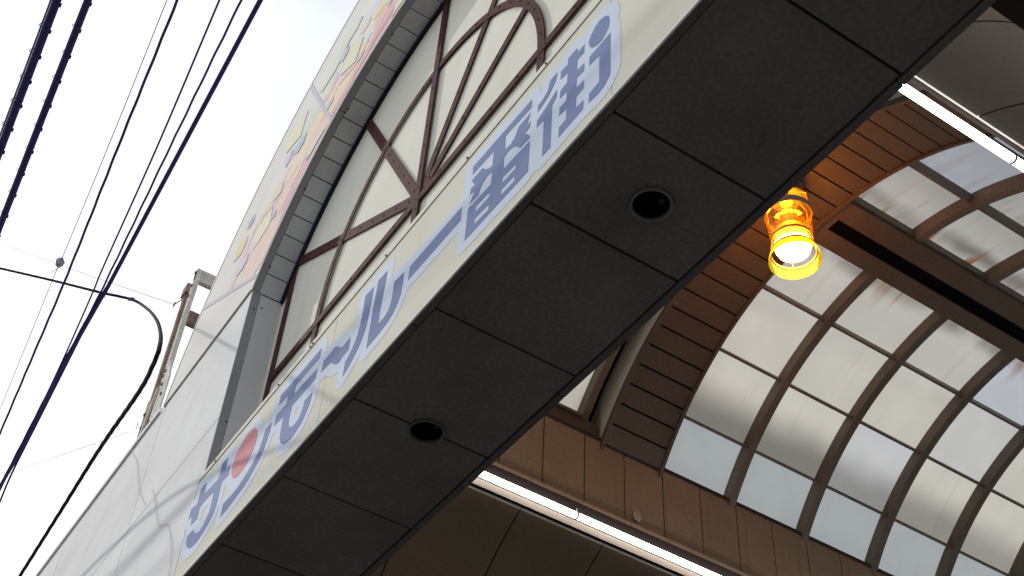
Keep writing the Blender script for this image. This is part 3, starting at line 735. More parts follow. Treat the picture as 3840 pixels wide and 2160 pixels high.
# seams filled with grey sealant, slightly back from the face
for t in seams[1:-1]:
    obj("radial_seam", MB().prism([arc_pts(FX, FZ, RO + 0.004, t - 0.35, t + 0.35, 1) + list(reversed(arc_pts(FX, FZ, RM - 0.001, t - 0.35, t + 0.35, 1)))], 'y', YF - 0.0038, YF + 0.002), PM['line'], gw)
obj("gable_edge", MB().arc(FX, FZ, RM, RM + 0.006, T_OUT, 180 - T_OUT, YF - 0.004, 0.53, 64), MT['edge'], gw)
obj("arch_edge", MB().arc(FX, FZ, RO - 0.0022, RO + 0.003, T_SP, 180 - T_SP, YF - 0.0034, YF - 0.0016, 64), MT['edge'], gw)


def clip_wedge(poly):
    return poly


def grow(poly, d):
    c = Vector((sum(p[0] for p in poly) / len(poly), sum(p[1] for p in poly) / len(poly)))
    n = len(poly)
    area = sum(poly[i][0] * poly[(i + 1) % n][1] - poly[(i + 1) % n][0] * poly[i][1] for i in range(n))
    sg = 1 if area > 0 else -1
    res = []
    for i in range(n):
        a, b, c = Vector(poly[i - 1]), Vector(poly[i]), Vector(poly[(i + 1) % n])
        e1, e2 = (b - a), (c - b)
        if e1.length < 1e-6 or e2.length < 1e-6:
            res.append(tuple(b))
            continue
        n1 = Vector((e1.y, -e1.x)).normalized() * sg
        n2 = Vector((e2.y, -e2.x)).normalized() * sg
        m = (n1 + n2)
        if m.length < 1e-3:
            m = n1
        m.normalize()
        k = d / max(0.45, m.dot(n1))
        res.append((b.x + m.x * k, b.y + m.y * k))
    return res


def in_gable(poly):
    q = []
    for x, z in poly:
        dx, dz = x - FX, z - FZ
        r = hypot(dx, dz)
        k = min(max(r, RO + 0.006), RM - 0.004) / r
        q.append((FX + dx * k, max(FZ + dz * k, ZP + 0.006)))
    return q


YM = YF - 0.003
BANDS = [('red', .5575, .590, 31, 93), ('salmon', .592, .655, 29, 52), ('orange', .592, .640, 52.5, 74), ('pink', .592, .650, 74.5, 93),
         ('pink', .657, .705, 31, 50), ('salmon', .642, .690, 53, 72), ('orange', .652, .700, 75, 90), ('green', .707, .735, 50, 70), ('pale_blue', .72, .76, 71, 88)]
for c, r0, r1, t0, t1 in BANDS:
    cuts = [t0] + [t for t in (28.6, 59.6, 90.4) if t0 < t < t1] + [t1]
    for a, b in zip(cuts[:-1], cuts[1:]):
        host = murals[0 if b <= 28.6 else 1 if b <= 59.6 else 2 if b <= 90.4 else 3]
        poly = arc_pts(FX, FZ, r0, a, b, 14) + list(reversed(arc_pts(FX, FZ, r1, a + 1.0, b - 1.0, 14)))
        obj("painted_edge", MB().prism([arc_pts(FX, FZ, r0, a, b, 14) + list(reversed(arc_pts(FX, FZ, r1 + 0.0022, a + 0.8, b - 0.8, 14)))], 'y', YM - 0.00006, YM + 0.001), PM['line'], host)
        obj("painted_shape", MB().prism([poly], 'y', YM - 0.00014, YM + 0.001), PM[c], host)
for i, (c, poly) in enumerate(MURAL):
    ang = math.degrees(atan2(sum(p[1] for p in poly) / len(poly) - FZ, FX - sum(p[0] for p in poly) / len(poly)))
    host = murals[0 if ang < 28.6 else 1 if ang < 59.6 else 2]
    lift = 0.00028 * (1 + i % 2 * 0.5) if c in ('red', 'salmon', 'pink', 'orange') else 0.0008 + 0.00015 * (i % 3)
    lift += i * 0.000009
    obj("painted_edge", MB().prism([in_gable(grow(poly, 0.0017))], 'y', YM - lift, YM + 0.001), PM['line'], host)
    obj("painted_shape", MB().prism([in_gable(poly)], 'y', YM - lift - 0.00012, YM + 0.001), PM[c], host)
# the same motifs go on over the right half of the gable
for i, (c, poly) in enumerate(MURAL[:24:2]):
    mp_ = [(2 * FX - x, z) for x, z in poly]
    lift = 0.0004 + 0.0001 * (i % 3)
    obj("painted_shape", MB().prism([in_gable(mp_)], 'y', YM - lift, YM + 0.001), PM[c], murals[4])

# reveal of the recess: jambs, arched lining of separate panels, front return
for x0, x1 in ((JL - 0.003, JL + 0.002), (JR - 0.002, JR + 0.003)):
    obj("jamb_return", MB().box(x0, x1, YF + 0.0005, YF + 0.0145, ZS + 0.001, ZP - 0.002), MT['ret'], gw)
    obj("jamb_panel", MB().box(x0 - 0.0008, x1 - 0.0012, YF + 0.0152, YT, ZS + 0.001, ZP - 0.002), MT['reveal'], gw)
t = T_SP
k = 0
while t < 180 - T_SP - 0.5:
    t1 = min(t + 3.945, 180 - T_SP)
    obj("reveal_panel", MB().arc(FX, FZ, RO - 0.0004, RO + 0.006, t + 0.10, t1 - 0.10, YF + 0.0115, YT, 2), MT['reveal'], gw)
    t = t1
for a, b in ((T_SP, 62), (62.3, 118), (118.3, 180 - T_SP)):
    obj("arch_return", MB().arc(FX, FZ, RO - 0.0008, RO + 0.0026, a, b, YF - 0.0012, YF + 0.0108, 20), MT['ret'], gw)
obj("arch_shadow_gap", MB().arc(FX, FZ, RO + 0.0042, RO + 0.012, T_SP, 180 - T_SP, YF + 0.012, YT + 0.003, 40), MT['joint'], gw)
bl = MB().arc(FX, FZ, RO - 0.010, RO + 0.004, T_SP, 180 - T_SP, YT - 0.006, YT + 0.002, 48)
obj("arch_back_angle", bl, MT['navy'], gw)
obj("sill", MB().box(JL, JR, YF + 0.004, YT, ZS - 0.010, ZS - 0.0035), MT['tymp'], gw)
rv = MB()
for t, dy in ((24.3, 0.010), (31.0, 0.011), (46.5, 0.010), (63.0, 0.011), (79.0, 0.010)):
    x, z = FX - (RO - 0.002) * cos(radians(t)), FZ + (RO - 0.002) * sin(radians(t))
    rv.box(x - 0.0012, x + 0.0012, YF + dy - 0.0012, YF + dy + 0.0012, z - 0.0012, z + 0.0012)
for z, dy in ((1.545, 0.009), (1.30, 0.012), (1.555, 0.022)):
    rv.box(JL + 0.0015, JL + 0.0032, YF + dy - 0.0011, YF + dy + 0.0011, z - 0.0011, z + 0.0011)
tag(obj("screw_heads", rv, MT['rivet'], gw), kind='stuff')

# underside: dark panels, edge trims
SX = sorted([-1.104 - 0.1846 * i for i in range(0, 12)] + [-0.9195, -0.735, -0.597, -0.4135, -0.229, -0.044, 0.141, 0.326, 0.511, 0.696])
SX = [x for x in SX if x > XL + 0.02]
SX = [XL] + SX + [XR]
DL = [(-0.666, 0.5495, 0.0200), (-1.104, 0.5510, 0.0205)]


def soffit_outline(x0, x1, y0, y1):
    loops = [[(x0, y0), (x1, y0), (x1, y1), (x0, y1)]]
    for cx, cy, r in DL:
        if x0 + r < cx < x1 - r:
            loops.append([(cx + r * cos(2 * pi * i / 32), cy + r * sin(2 * pi * i / 32)) for i in range(32)])
        elif abs(cx - x1) < r:
            a = math.acos((x1 - cx) / r)
            n = [(cx + r * cos(a + (2 * pi - 2 * a) * i / 20), cy + r * sin(a + (2 * pi - 2 * a) * i / 20)) for i in range(21)]
            loops[0] = [(x0, y0), (x1, y0)] + list(reversed(n)) + [(x1, y1), (x0, y1)]
        elif abs(cx - x0) < r:
            a = math.acos((x0 - cx) / r)
            n = [(cx + r * cos(-a + 2 * a * i / 20), cy + r * sin(-a + 2 * a * i / 20)) for i in range(21)]
            loops[0] = [(x0, y0), (x1, y0), (x1, y1), (x0, y1)] + list(reversed(n))
    return loops


JS = 0.0017
for a, b in zip(SX[:-1], SX[1:]):
    dz = random.uniform(-0.0004, 0.0004)
    obj("soffit_panel", MB().prism(soffit_outline(a + JS, b - JS, 0.4522, 0.6366), 'z', 1.0 + dz, 1.008 + dz), MT['soffit'], gw)
tx = XL
for nx in (-2.55, -2.02, -1.498, -1.288 + 0.12, -0.955, -0.42, 0.11, XR):
    obj("soffit_trim", MB().box(tx + 0.0008, nx - 0.0008, YF + 0.0012, 0.4506, 0.9985, 1.013), MT['soffit_trim'], gw)
    obj("soffit_trim", MB().box(tx + 0.0008, nx - 0.0008, 0.6382, 0.6468, 0.9975, 1.013), MT['soffit_trim'], gw)
    tx = nx
obj("drip_edge", MB().box(XL, XR, YF - 0.0012, YF + 0.0009, 0.9986, 1.0014), MT['edge'], gw)
for x0 in (XL + 0.02, XR - 0.22):
    obj("pillar", MB().box(x0, x0 + 0.2, 0.46, 0.63, GZ, 0.997), MT['wallr'], gw)

# ------------------------------------------------------------------ sign
sg = thing("arcade_sign", "long cream arcade name sign with faded blue Japanese lettering and one red dot", "sign", (FX, YF, 1.0))
SB = [-1.6215, -1.178, -0.7385, -0.299 - 0.0, ]
sx = [-1.6215, -1.178, -0.585, -0.300]
for a, b in zip(sx[:-1], sx[1:]):
    obj("sign_panel", MB().box(a + 0.0006, b - 0.0006, YF, YF + TH, 1.0022, ZS - 0.0012), MT['sign'], sg)
obj("top_lip", MB().box(sx[0], sx[-1], YF - 0.0012, YF + 0.012, ZS - 0.0003, ZS + 0.0085), MT['tymp'], sg)
obj("top_joint", MB().box(sx[0], sx[-1], YF + 0.002, YF + 0.0095, ZS - 0.0015, ZS), MT['joint'], sg)
ol = MB().prism([OUTLINES[0]] + OUTLINES[1:], 'y', YF - 0.0003, YF + 0.001)
obj("lettering_outline", ol, MT['outline'], sg)
CH = {}
for nm, outer, holes in GLYPHS:
    key = {'sa': 'sa', 'dot': 'n', 'n': 'n', 'mo': 'mo', 'bar': 'bar', 'ichi': 'ichi', 'ban': 'ban'}.get(nm, nm.split('_')[0])
    CH.setdefault(key, []).append((nm, outer, holes))
for key, lst in CH.items():
    b = MB()
    for nm, outer, holes in lst:
        if nm != 'dot':
            b.prism([outer] + holes, 'y', YF - 0.0006, YF - 0.0001)
    ch = obj("character", b, MT['ink'], sg)
    for nm, outer, holes in lst:
        if nm == 'dot':
            tag(obj("dot", MB().prism([outer], 'y', YF - 0.0006, YF - 0.0001), MT['red'], ch), "red oval stroke of the second character")
sc = MB()
for x in (-1.56, -1.35, -1.255, -1.247, -1.05, -0.86, -0.70):
    sc.box(x - 0.001, x + 0.001, YF - 0.0026, YF - 0.001, ZS + 0.001, ZS + 0.003)
tag(obj("screw_heads", sc, MT['rivet'], sg), kind='stuff')

# ------------------------------------------------------------------ fanlight grille of plum steel bars
fg = thing("fanlight_grille", "plum painted steel fan of riveted bars inside the arched recess above the sign", "grille", (-1.103, 0.49, ZS))
HX, HZ, RI, BW = -1.103, 1.388, 0.303, 0.0152
Y0, Y1 = 0.4936, 0.4953
rivet_mb = {}


def rivets(pts, y, mb):
    for x, z in pts:
        r = 0.0020
        ring = [(x + r * cos(2 * pi * i / 8), z + r * sin(2 * pi * i / 8)) for i in range(8)]
        mb.prism([ring], 'y', y - 0.0006, y + 0.0003)


def fan_bar(name, x0, z0, x1, z1, w, ya, yb, step=0.0455, off=0.02):
    d = Vector((x1 - x0, z1 - z0))
    Ln = d.length
    d.normalize()
    n = Vector((-d.y, d.x)) * (w / 2)
    a, b = Vector((x0, z0)), Vector((x1, z1))
    o_ = obj(name, MB().prism([[tuple(a + n), tuple(a - n), tuple(b - n), tuple(b + n)]], 'y', ya, yb), MT['plum'], fg)
    m_ = MB()
    k_ = max(2, int((Ln - 2 * off) / step) + 1)
    rivets([tuple(a + d * (off + (Ln - 2 * off) * i / (k_ - 1))) for i in range(k_)], ya, m_)
    tag(obj("rivet", m_, MT['rivet'], o_), kind='stuff')
    return o_


def to_arch(ang):
    """distance from the hub to the opening along a direction"""
    c, s = cos(radians(ang)), sin(radians(ang))
    r = 0.05
    while hypot(HX + c * r - FX, HZ + s * r - FZ) < RO - 0.004:
        r += 0.002
    return r


fan_bar("upright", HX, 1.2005, HX, HZ + to_arch(90), BW, Y0 - 0.0016, Y1 - 0.0006)
for i, ang in enumerate((150, 120, 60, 30)):
    r = to_arch(ang)
    fan_bar("spoke", HX + 0.012 * cos(radians(ang)), HZ + 0.012 * sin(radians(ang)), HX + r * cos(radians(ang)), HZ + r * sin(radians(ang)), 0.0180, Y0 + 0.0003 + 0.0001 * i, Y1 + 0.0002)
arcb = obj("arch_bar", MB().arc(HX, HZ, RI - BW / 2, RI + BW / 2, 0, 180, Y0 - 0.0006, Y1 - 0.0004, 48), MT['plum'], fg)
m_ = MB()
rivets([(HX - RI * cos(radians(6 + 168 * i / 22)), HZ + RI * sin(radians(6 + 168 * i / 22))) for i in range(23)], Y0 - 0.0006, m_)
tag(obj("rivet", m_, MT['rivet'], arcb), kind='stuff')
for sgn in (-1, 1):
    fan_bar("stub", HX + sgn * RI, 1.2005, HX + sgn * RI, HZ + 0.004, BW, Y0 - 0.0003, Y1 - 0.0002, off=0.03)
    px = HX + sgn * 0.4685
    zt = FZ + math.sqrt(max(0.0, (RO - 0.004) ** 2 - (px - FX) ** 2))
    fan_bar("post", px, ZS + 0.0005, px, zt, BW * 1.15, Y0 + 0.0006, Y1)
fan_bar("rail", HX - 0.46, 1.3815, HX + 0.46, 1.3815, BW, Y0 - 0.0011, Y1 - 0.0003, step=0.062)

# ------------------------------------------------------------------ recessed downlights in the dark underside
for i, (cx, cy, r) in enumerate(DL):
    lab = ("round recessed downlight with a pale rim in the middle of a dark soffit panel", "round recessed downlight with a black rim straddling a soffit joint")[i]
    d = thing("recessed_downlight", lab, "downlight", (cx, cy, 1.0), "downlights in the dark soffit")
    obj("rim", MB().lathe(cx, cy, [(r - 0.0015, 0.9995), (r - 0.001, 0.9972), (r + 0.0022, 0.9972), (r + 0.0026, 0.9995)], 40, True),
        MT['rimgrey'] if i == 0 else MT['soffit_trim'], d)
    obj("housing", MB().lathe(cx, cy, [(r - 0.0012, 1.001), (r * 0.9, 1.03), (r * 0.55, 1.05), (0.0002, 1.052)], 40), MT['black'], d)
    bx, by = cx + r * 0.18, cy + r * 0.55
    obj("bulb", MB().lathe(bx, by, [(0.0002, 1.006), (0.003, 1.007), (0.0044, 1.011), (0.003, 1.018), (0.0028, 1.05)], 16), MT['dark_fit'], d)
    if i == 1:
        mb = MB()
        for q in range(24):
            a = 2 * pi * q / 24
            x, y = cx + (r + 0.0004) * cos(a), cy + (r + 0.0004) * sin(a)
            mb.box(x - 0.0006, x + 0.0006, y - 0.0006, y + 0.0006, 0.9964, 0.9974)
        tag(obj("rim_studs", mb, MT['frame'], d), kind='stuff')

# ------------------------------------------------------------------ glazed barrel roof of the arcade
XC, ZC, R = -1.105, 1.2925, 0.6175
rf = thing("arcade_roof", "glazed barrel roof of milky panels on brown curved ribs over the arcade", "roof", (XC, 1.3, ZC))
A0 = 30.5
RIB0, PITCH, NB = 1.516, 0.1955, 16
RW = 0.0165
Y_B0, Y_B1 = 1.187, 1.335
YE = RIB0 + PITCH * NB
for k in range(NB + 1):
    y = RIB0 + PITCH * k
    for a0, a1 in ((A0, 85.6), (94.9, 180 - A0)):
        obj("rib", MB().arc(XC, ZC, R - 0.003, R + 0.026, a0, a1, y - RW / 2, y + RW / 2, 24), MT['frame'], rf)
PUR = [30.6, 43.9, 57.9, 71.9, 108.1, 122.1, 136.1, 149.4]
for t in PUR[1:-1]:
    w = 0.0055
    c, s = -cos(radians(t)), sin(radians(t))
    mb = MB()
    a, b = (XC + c * (R + 0.014), Y_B1, ZC + s * (R + 0.014)), (XC + c * (R + 0.014), YE, ZC + s * (R + 0.014))
    mb.bar(a, b, w, 0.020, (c, 0, s))
    obj("purlin", mb, MT['frame'], rf)
# ridge beam: two flanges with a dark slot between
zb = ZC + R - 0.012
for x0, x1 in ((-1.158, -1.1205), (-1.0900, -1.047)):
    obj("ridge_beam", MB().box(x0, x1, Y_B1 + 0.0005, YE, zb, zb + 0.035), MT['beam'], rf)
obj("ridge_slot", MB().box(-1.1205, -1.0900, Y_B1 + 0.018, YE, zb + 0.004, zb + 0.035), MT['black'], rf)
obj("ridge_end", MB().box(-1.1205, -1.0900, Y_B1 + 0.0005, Y_B1 + 0.018, zb + 0.0005, zb + 0.035), MT['beam'], rf)
for s_ in (-1, 1):
    x = XC + s_ * 0.056 - (0.0015 if s_ < 0 else -0.0045)
    obj("ridge_gasket", MB().box(x - 0.002, x + 0.002, Y_B1 + 0.002, YE, zb + 0.010, zb + 0.030), MT['frame'], rf)

# milky panes: one curved sheet mesh, a copy in every bay and row
RG = (R + 0.0255) * S


def pane_mesh(half, length, nm):
    me = bpy.data.meshes.new(nm)
    vs, fs = [], []
    n = 8
    for i in range(n + 1):
        a = radians(-half + 2 * half * i / n)
        for y in (0, length * S):
            vs.append((RG * sin(a), y, RG * cos(a)))
    for i in range(n):
        fs.append((2 * i, 2 * i + 1, 2 * i + 3, 2 * i + 2))
    me.from_pydata([(x, y, z - RG) for x, y, z in vs], [], fs)
    me.polygons.foreach_set('use_smooth', [True] * n)
    me.materials.append(MT['pane'])
    return me


pane_me = pane_mesh(6.9, PITCH - 0.004, "pane")
pane_first = pane_mesh(6.9, RIB0 - Y_B1 - 0.003, "first_pane")
rows = [(37.1, 0, 0.04, 0.0, 0.0), (50.9, 1, 1.0, 0.0, 0.0), (64.9, 2, 0.05, 0.12, 0.0), (78.9, 3, 0.10, 0.85, 0.75),
        (101.1, 4, 0.35, 0.85, 1.2), (115.1, 5, 0.10, 0.25, 0.5), (129.1, 6, 0.7, 0.0, 0.0), (142.9, 7, 0.1, 0.0, 0.0)]
rb_ = base_of(rf)
prng = random.Random(5)
for b in range(-1, NB):
    y = (RIB0 + PITCH * b + 0.002) if b >= 0 else Y_B1 + 0.0015
    for t, row, low, high, rust in rows:
        o = bpy.data.objects.new("pane", pane_me if b >= 0 else pane_first)
        C.objects.link(o)
        o.parent = rf
        phi = radians(t - 90)
        ctr = P(XC, y, ZC) + Vector((sin(phi), 0, cos(phi))) * RG
        o.location = ctr - rb_
        o.rotation_euler = (0, phi, 0)
        o['low_side'] = 1.0 if t < 90 else -1.0
        if row == 4:
            o['low_side'] = -1.0
        o['grime_low'] = low * prng.uniform(0.75, 1.1)
        o['grime_high'] = high * prng.uniform(0.5, 1.2)
        o['rust'] = rust * prng.uniform(0.5, 1.2)
        o['cool_shade'] = 1.0 if row in (0, 7) else 0.0  # lowest row on each side: shade from the sun painted as tint

# planked arch that closes the roof behind the gateway
RB = 0.606
XB, ZB = -1.110, 1.2925
t = 33.0
sp = 4.06
while t < 147.0:
    t1 = min(t + sp, 147.2)
    obj("arch_plank", MB().arc(XB, ZB, RB, RB + 0.006, t + 0.20, t1 - 0.20, Y_B0 + 0.0075, Y_B1 - 0.0075, 2), MT['plank'], rf)
    t = t1
obj("arch_core", MB().arc(XB, ZB, RB + 0.005, RB + 0.060, 31, 149, Y_B0 + 0.004, Y_B1 - 0.004, 48), MT['joint'], rf)
obj("arch_trim", MB().arc(XB, ZB, RB - 0.002, RB + 0.010, 31.5, 148.5, Y_B0, Y_B0 + 0.007, 48), MT['plank'], rf)
obj("arch_trim", MB().arc(XB, ZB, RB - 0.004, RB + 0.042, 31.5, 148.5, Y_B1 - 0.007, Y_B1, 48), MT['plank'], rf)
obj("arch_face", MB().arc(XB, ZB, RB + 0.0105, RB + 0.080, 31.5, 148.5, Y_B0 + 0.0005, Y_B0 + 0.0035, 48), MT['cream'], rf)
# short front bay between gateway and planked arch, set higher
RFB = 0.655
obj("front_rib", MB().arc(XB, ZB, RFB - 0.006, RFB + 0.026, 31, 149, 1.148, 1.164, 48), MT['frame'], rf)
obj("front_rib", MB().arc(XB, ZB, RFB - 0.006, RFB + 0.026, 31, 149, 0.665, 0.680, 48), MT['frame'], rf)
obj("front_gap", MB().arc(XB, ZB, RFB + 0.028, RFB + 0.034, 31, 149, 1.148, Y_B0 + 0.003, 48), MT['black'], rf)
me_f = bpy.data.meshes.new("front_pane")
vs, fs = [], []
n = 7
rg2 = (RFB + 0.022) * S
for i in range(n + 1):
    a = radians(-9.2 + 18.4 * i / n)
    for y in (0, (1.149 - 0.681) * S):
        vs.append((rg2 * sin(a), y, rg2 * cos(a) - rg2))
for i in range(n):
    fs.append((2 * i, 2 * i + 1, 2 * i + 3, 2 * i + 2))
me_f.from_pydata(vs, [], fs)
me_f.polygons.foreach_set('use_smooth', [True] * n)
me_f.materials.append(MT['pane'])
for i in range(6):
    t = 43.7 + 18.52 * i
    o = bpy.data.objects.new("pane", me_f)
    C.objects.link(o)
    o.parent = rf
    phi = radians(t - 90)
    o.location = P(XB, 0.680, ZB) + Vector((sin(phi), 0, cos(phi))) * rg2 - rb_
    o.rotation_euler = (0, phi, 0)
    o['low_side'] = 1.0 if t < 90 else -1.0
    o['grime_low'] = 0.15
    o['grime_high'] = 0.1
    o['rust'] = 0.1
    tt = t - 9.26
    c, s = -cos(radians(tt)), sin(radians(tt))
    obj("purlin", MB().bar((XB + c * (RFB + 0.014), 0.68, ZB + s * (RFB + 0.014)), (XB + c * (RFB + 0.014), 1.148, ZB + s * (RFB + 0.014)), 0.006, 0.018, (c, 0, s)), MT['frame'], rf)

# ------------------------------------------------------------------ panelled walls under the roof, light rails, coved ceilings
DW = 0.519


def wx(d, side):
    return XC - d if side < 0 else XC + d


def xbox(mb, d0, d1, side, y0, y1, z0, z1):
    a, b = wx(d0, side), wx(d1, side)
    return mb.box(min(a, b), max(a, b), y0, y1, z0, z1)


ZT, ZW = 1.632, 1.4645
for side, nm in ((-1, "left"), (1, "right")):
    w = thing("arcade_wall", "brown panelled wall band below the roof on the %s side of the arcade" % nm, "wall", (wx(DW, side), 1.0, ZW))
    obj("wall_core", xbox(MB(), DW + 0.003, DW + 0.03, side, 0.662, YE, ZW - 0.03, ZT), MT['joint'], w)
    ys = [0.662 + 0.0] + [1.0555 - 0.0942 * i for i in (4, 3, 2, 1)] + [1.0555 + 0.0942 * i for i in range(0, 40)]
    ys = [v for v in ys if v < YE]
    for a, b in zip(ys[:-1], ys[1:]):
        dd = random.uniform(-0.0003, 0.0003)
        obj("wall_panel", xbox(MB(), DW + dd, DW + 0.006, side, a + 0.0013, b - 0.0013, ZW + 0.001, ZT - 0.003), MT['brown'], w)
    obj("top_rail", xbox(MB(), DW - 0.003, DW + 0.03, side, 0.662, YE, ZT - 0.002, ZT + 0.003), MT['dark_fit'], w)
    obj("flashing", xbox(MB(), DW - 0.001, DW + 0.03, side, 0.662, YE, ZT + 0.003, ZT + 0.0065), MT['beam'], w)
    obj("bottom_trim", xbox(MB(), DW - 0.006, DW + 0.008, side, 0.662, YE, ZW - 0.008, ZW + 0.0005), MT['brown'], w)
    obj("sill_panel", xbox(MB(), DW + 0.004, DW + 0.03, side, 0.662, Y_B0, ZT + 0.0065, ZT + 0.038), MT['plank'], w)
    obj("sill_bar", xbox(MB(), DW - 0.002, DW + 0.03, side, 0.662, 1.146, ZT + 0.038, ZT + 0.044), MT['frame'], w)

    rail = thing("light_rail", "continuous beige light channel holding the tubes along the %s side of the arcade" % nm, "light rail", (wx(DW, side), 1.0, 1.43))
    obj("channel", xbox(MB(), DW - 0.006, DW + 0.02, side, 0.662, YE, 1.434, ZW - 0.0085), MT['dark_fit'], rail)
    obj("back_plate", xbox(MB(), DW - 0.003, DW + 0.016, side, 0.662, YE, 1.4245, 1.434), MT['dark_fit'], rail)
    xm = wx(0.5290, side)
    obj("lower_lip", MB().bar((xm, 0.662, 1.4200), (xm, YE, 1.4200), 0.0122, 0.0020, (0.6 * side, 0, 0.8)), MT['housing'], rail)

    cv = thing("coved_ceiling", "brown coved ceiling curving down below the %s light rail" % nm, "ceiling", (wx(0.6, side), 1.0, 1.22))
    CX, CZ, CR = wx(0.293, side), 0.97, 0.4965
    ysc = [0.662, 0.84, 1.022] + [1.022 + 0.182 * i for i in range(1, 20)]
    ysc = [v for v in ysc if v < YE]
    if side < 0:
        t0, t1 = 29.5, 61.0
    else:
        t0, t1 = 119.0, 150.5
    obj("cove_core", MB().arc(CX, CZ, CR + 0.003, CR + 0.012, t0, t1, 0.662, YE, 14), MT['joint'], cv)
    for p_, q_ in zip(ysc[:-1], ysc[1:]):
        obj("ceiling_panel", MB().arc(CX, CZ, CR, CR + 0.004, t0, t1, p_ + 0.0016, q_ - 0.0016, 14), MT['cove'], cv)
    # bare soffit beyond the cove and the shop below and behind it
    bz = thing("shop_building", "rendered shop building standing along the %s side of the arcade" % nm, "building", (wx(1.4, side), 2.5, GZ))
    obj("upper_wall", xbox(MB(), 0.80, 2.0, side, 0.68, YE, 1.236, 1.66), MT['wallr'], bz)
    obj("ground_wall", xbox(MB(), 1.02, 2.0, side, 0.80, YE, GZ, 1.20), MT['wallr'], bz)
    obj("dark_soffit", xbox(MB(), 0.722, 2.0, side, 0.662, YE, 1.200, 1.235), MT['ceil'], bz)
    obj("gutter_roof", xbox(MB(), DW + 0.031, 0.80, side, 0.662, YE, 1.60, 1.612), MT['wallr'], bz)

# fluorescent tubes
for side, nm in ((-1, "left"), (1, "right")):
    yj = 1.1245 - 0.4898
    first = True
    k = 0
    while yj < 2.9:
        x, z = wx(0.505, side), 1.4185
        y0, y1 = max(yj, 0.6625), yj + 0.4898
        if y1 - y0 > 0.1:
            tnames = ["nearest the gateway", "second from the gateway", "third from the gateway"]
            lab = "lit white fluorescent tube in the %s light rail, %s" % (nm, tnames[k] if k < 3 else "%s along the row" % ("fourth fifth sixth seventh eighth ninth tenth".split()[k - 3]))
            f_ = thing("fluorescent_light", lab, "light", (x, (y0 + y1) / 2, z), "fluorescent tubes in the %s light rail" % nm)
            obj("tube", MB().tube([(x, y0 + 0.0013, z), (x, y1 - 0.003, z)], 0.0062, 16), MT['tube'], f_)
            obj("end_cap", MB().tube([(x, y1 - 0.0030, z), (x, y1 + 0.0012, z)], 0.0064, 16), MT['housing'], f_)
            obj("holder", xbox(MB(), 0.5035, 0.5065, side, y1 - 0.0012, y1 + 0.0008, z + 0.005, 1.434), MT['housing'], f_)
            k += 1
        yj += 0.4898

# small hook plate on the left wall
hx = wx(DW, -1)
hk = thing("wall_hook", "small grey eyelet plate screwed to the left brown wall above the tubes", "hook", (hx, 1.27, 1.4815))
ring = [(1.270 + 0.0085 * cos(2 * pi * i / 20), 1.4865 + 0.0115 * sin(2 * pi * i / 20)) for i in range(20)]
hole = [(1.270 + 0.0026 * cos(2 * pi * i / 12), 1.4905 + 0.0026 * sin(2 * pi * i / 12)) for i in range(12)]
obj("plate", MB().prism([ring, hole], 'x', hx + 0.0035, hx + 0.0055), MT['housing'], hk)
obj("stem", MB().tube([(hx - 0.001, 1.268, 1.478), (hx + 0.0045, 1.268, 1.475)], 0.0016, 8), MT['dark_fit'], hk)

# ------------------------------------------------------------------ amber lamp
LX, LY = -1.089, 1.216
lm = thing("amber_lamp", "glowing amber glass lantern with an open ring below, hanging from the planked arch", "lamp", (LX, LY, 1.9))
obj("mount_plate", MB().lathe(LX, LY, [(0.0005, 1.8985), (0.035, 1.8985), (0.037, 1.895), (0.035, 1.888), (0.0005, 1.888)], 40), MT['beam'], lm)
obj("cap", MB().lathe(LX, LY, [(0.022, 1.888), (0.026, 1.872), (0.029, 1.866), (0.029, 1.862), (0.002, 1.862)], 40), MT['beam'], lm)
obj("band", MB().lathe(LX, LY, [(0.0415, 1.826), (0.0435, 1.826), (0.0435, 1.812), (0.0415, 1.812)], 48, True), MT['lampring'], lm)
for q in range(6):
    a = 2 * pi * (q + 0.3) / 6
    x, y = LX + 0.0415 * cos(a), LY + 0.0415 * sin(a)
    obj("strut", MB().tube([(LX + 0.028 * cos(a), LY + 0.028 * sin(a), 1.866), (x, y, 1.852), (x, y, 1.820)], 0.0018, 6), MT['brass'], lm)
obj("glass_sleeve", MB().lathe(LX, LY, [(0.0300, 1.864), (0.0400, 1.852), (0.0412, 1.826), (0.0405, 1.79), (0.0365, 1.755), (0.0345, 1.735)], 48), MT['amber'], lm)
wire = MB()
for z, r in ((1.800, 0.0418), (1.778, 0.0402)):
    wire.tube([(LX + r * cos(2 * pi * i / 36), LY + r * sin(2 * pi * i / 36), z) for i in range(37)], 0.0005, 5)
for q in range(8):
    a = 2 * pi * q / 8
    wire.tube([(LX + r * cos(a), LY + r * sin(a), z) for r, z in ((0.0425, 1.812), (0.0415, 1.79), (0.0375, 1.758))], 0.0005, 5)
obj("wire_guard", wire, MT['dark_fit'], lm)
obj("socket", MB().lathe(LX, LY, [(0.012, 1.862), (0.012, 1.852), (0.0002, 1.850)], 20), MT['brass'], lm)
obj("reflector", MB().lathe(LX, LY, [(0.010, 1.83), (0.020, 1.80), (0.027, 1.775)], 32), MT['brass'], lm)
obj("bulb", MB().lathe(LX, LY, [(0.0002, 1.7165), (0.020, 1.7185), (0.029, 1.7245), (0.0325, 1.734), (0.032, 1.747), (0.027, 1.762), (0.014, 1.774), (0.0002, 1.777)], 40), MT['bulb'], lm)
obj("band", MB().lathe(LX, LY, [(0.0348, 1.7545), (0.0372, 1.7545), (0.0372, 1.7485), (0.0348, 1.7485)], 48, True), MT['brass'], lm)
obj("rim_ring", MB().lathe(LX, LY, [(0.0392, 1.7225), (0.0408, 1.7225), (0.0408, 1.7180), (0.0392, 1.7180)], 48, True), MT['brass'], lm)
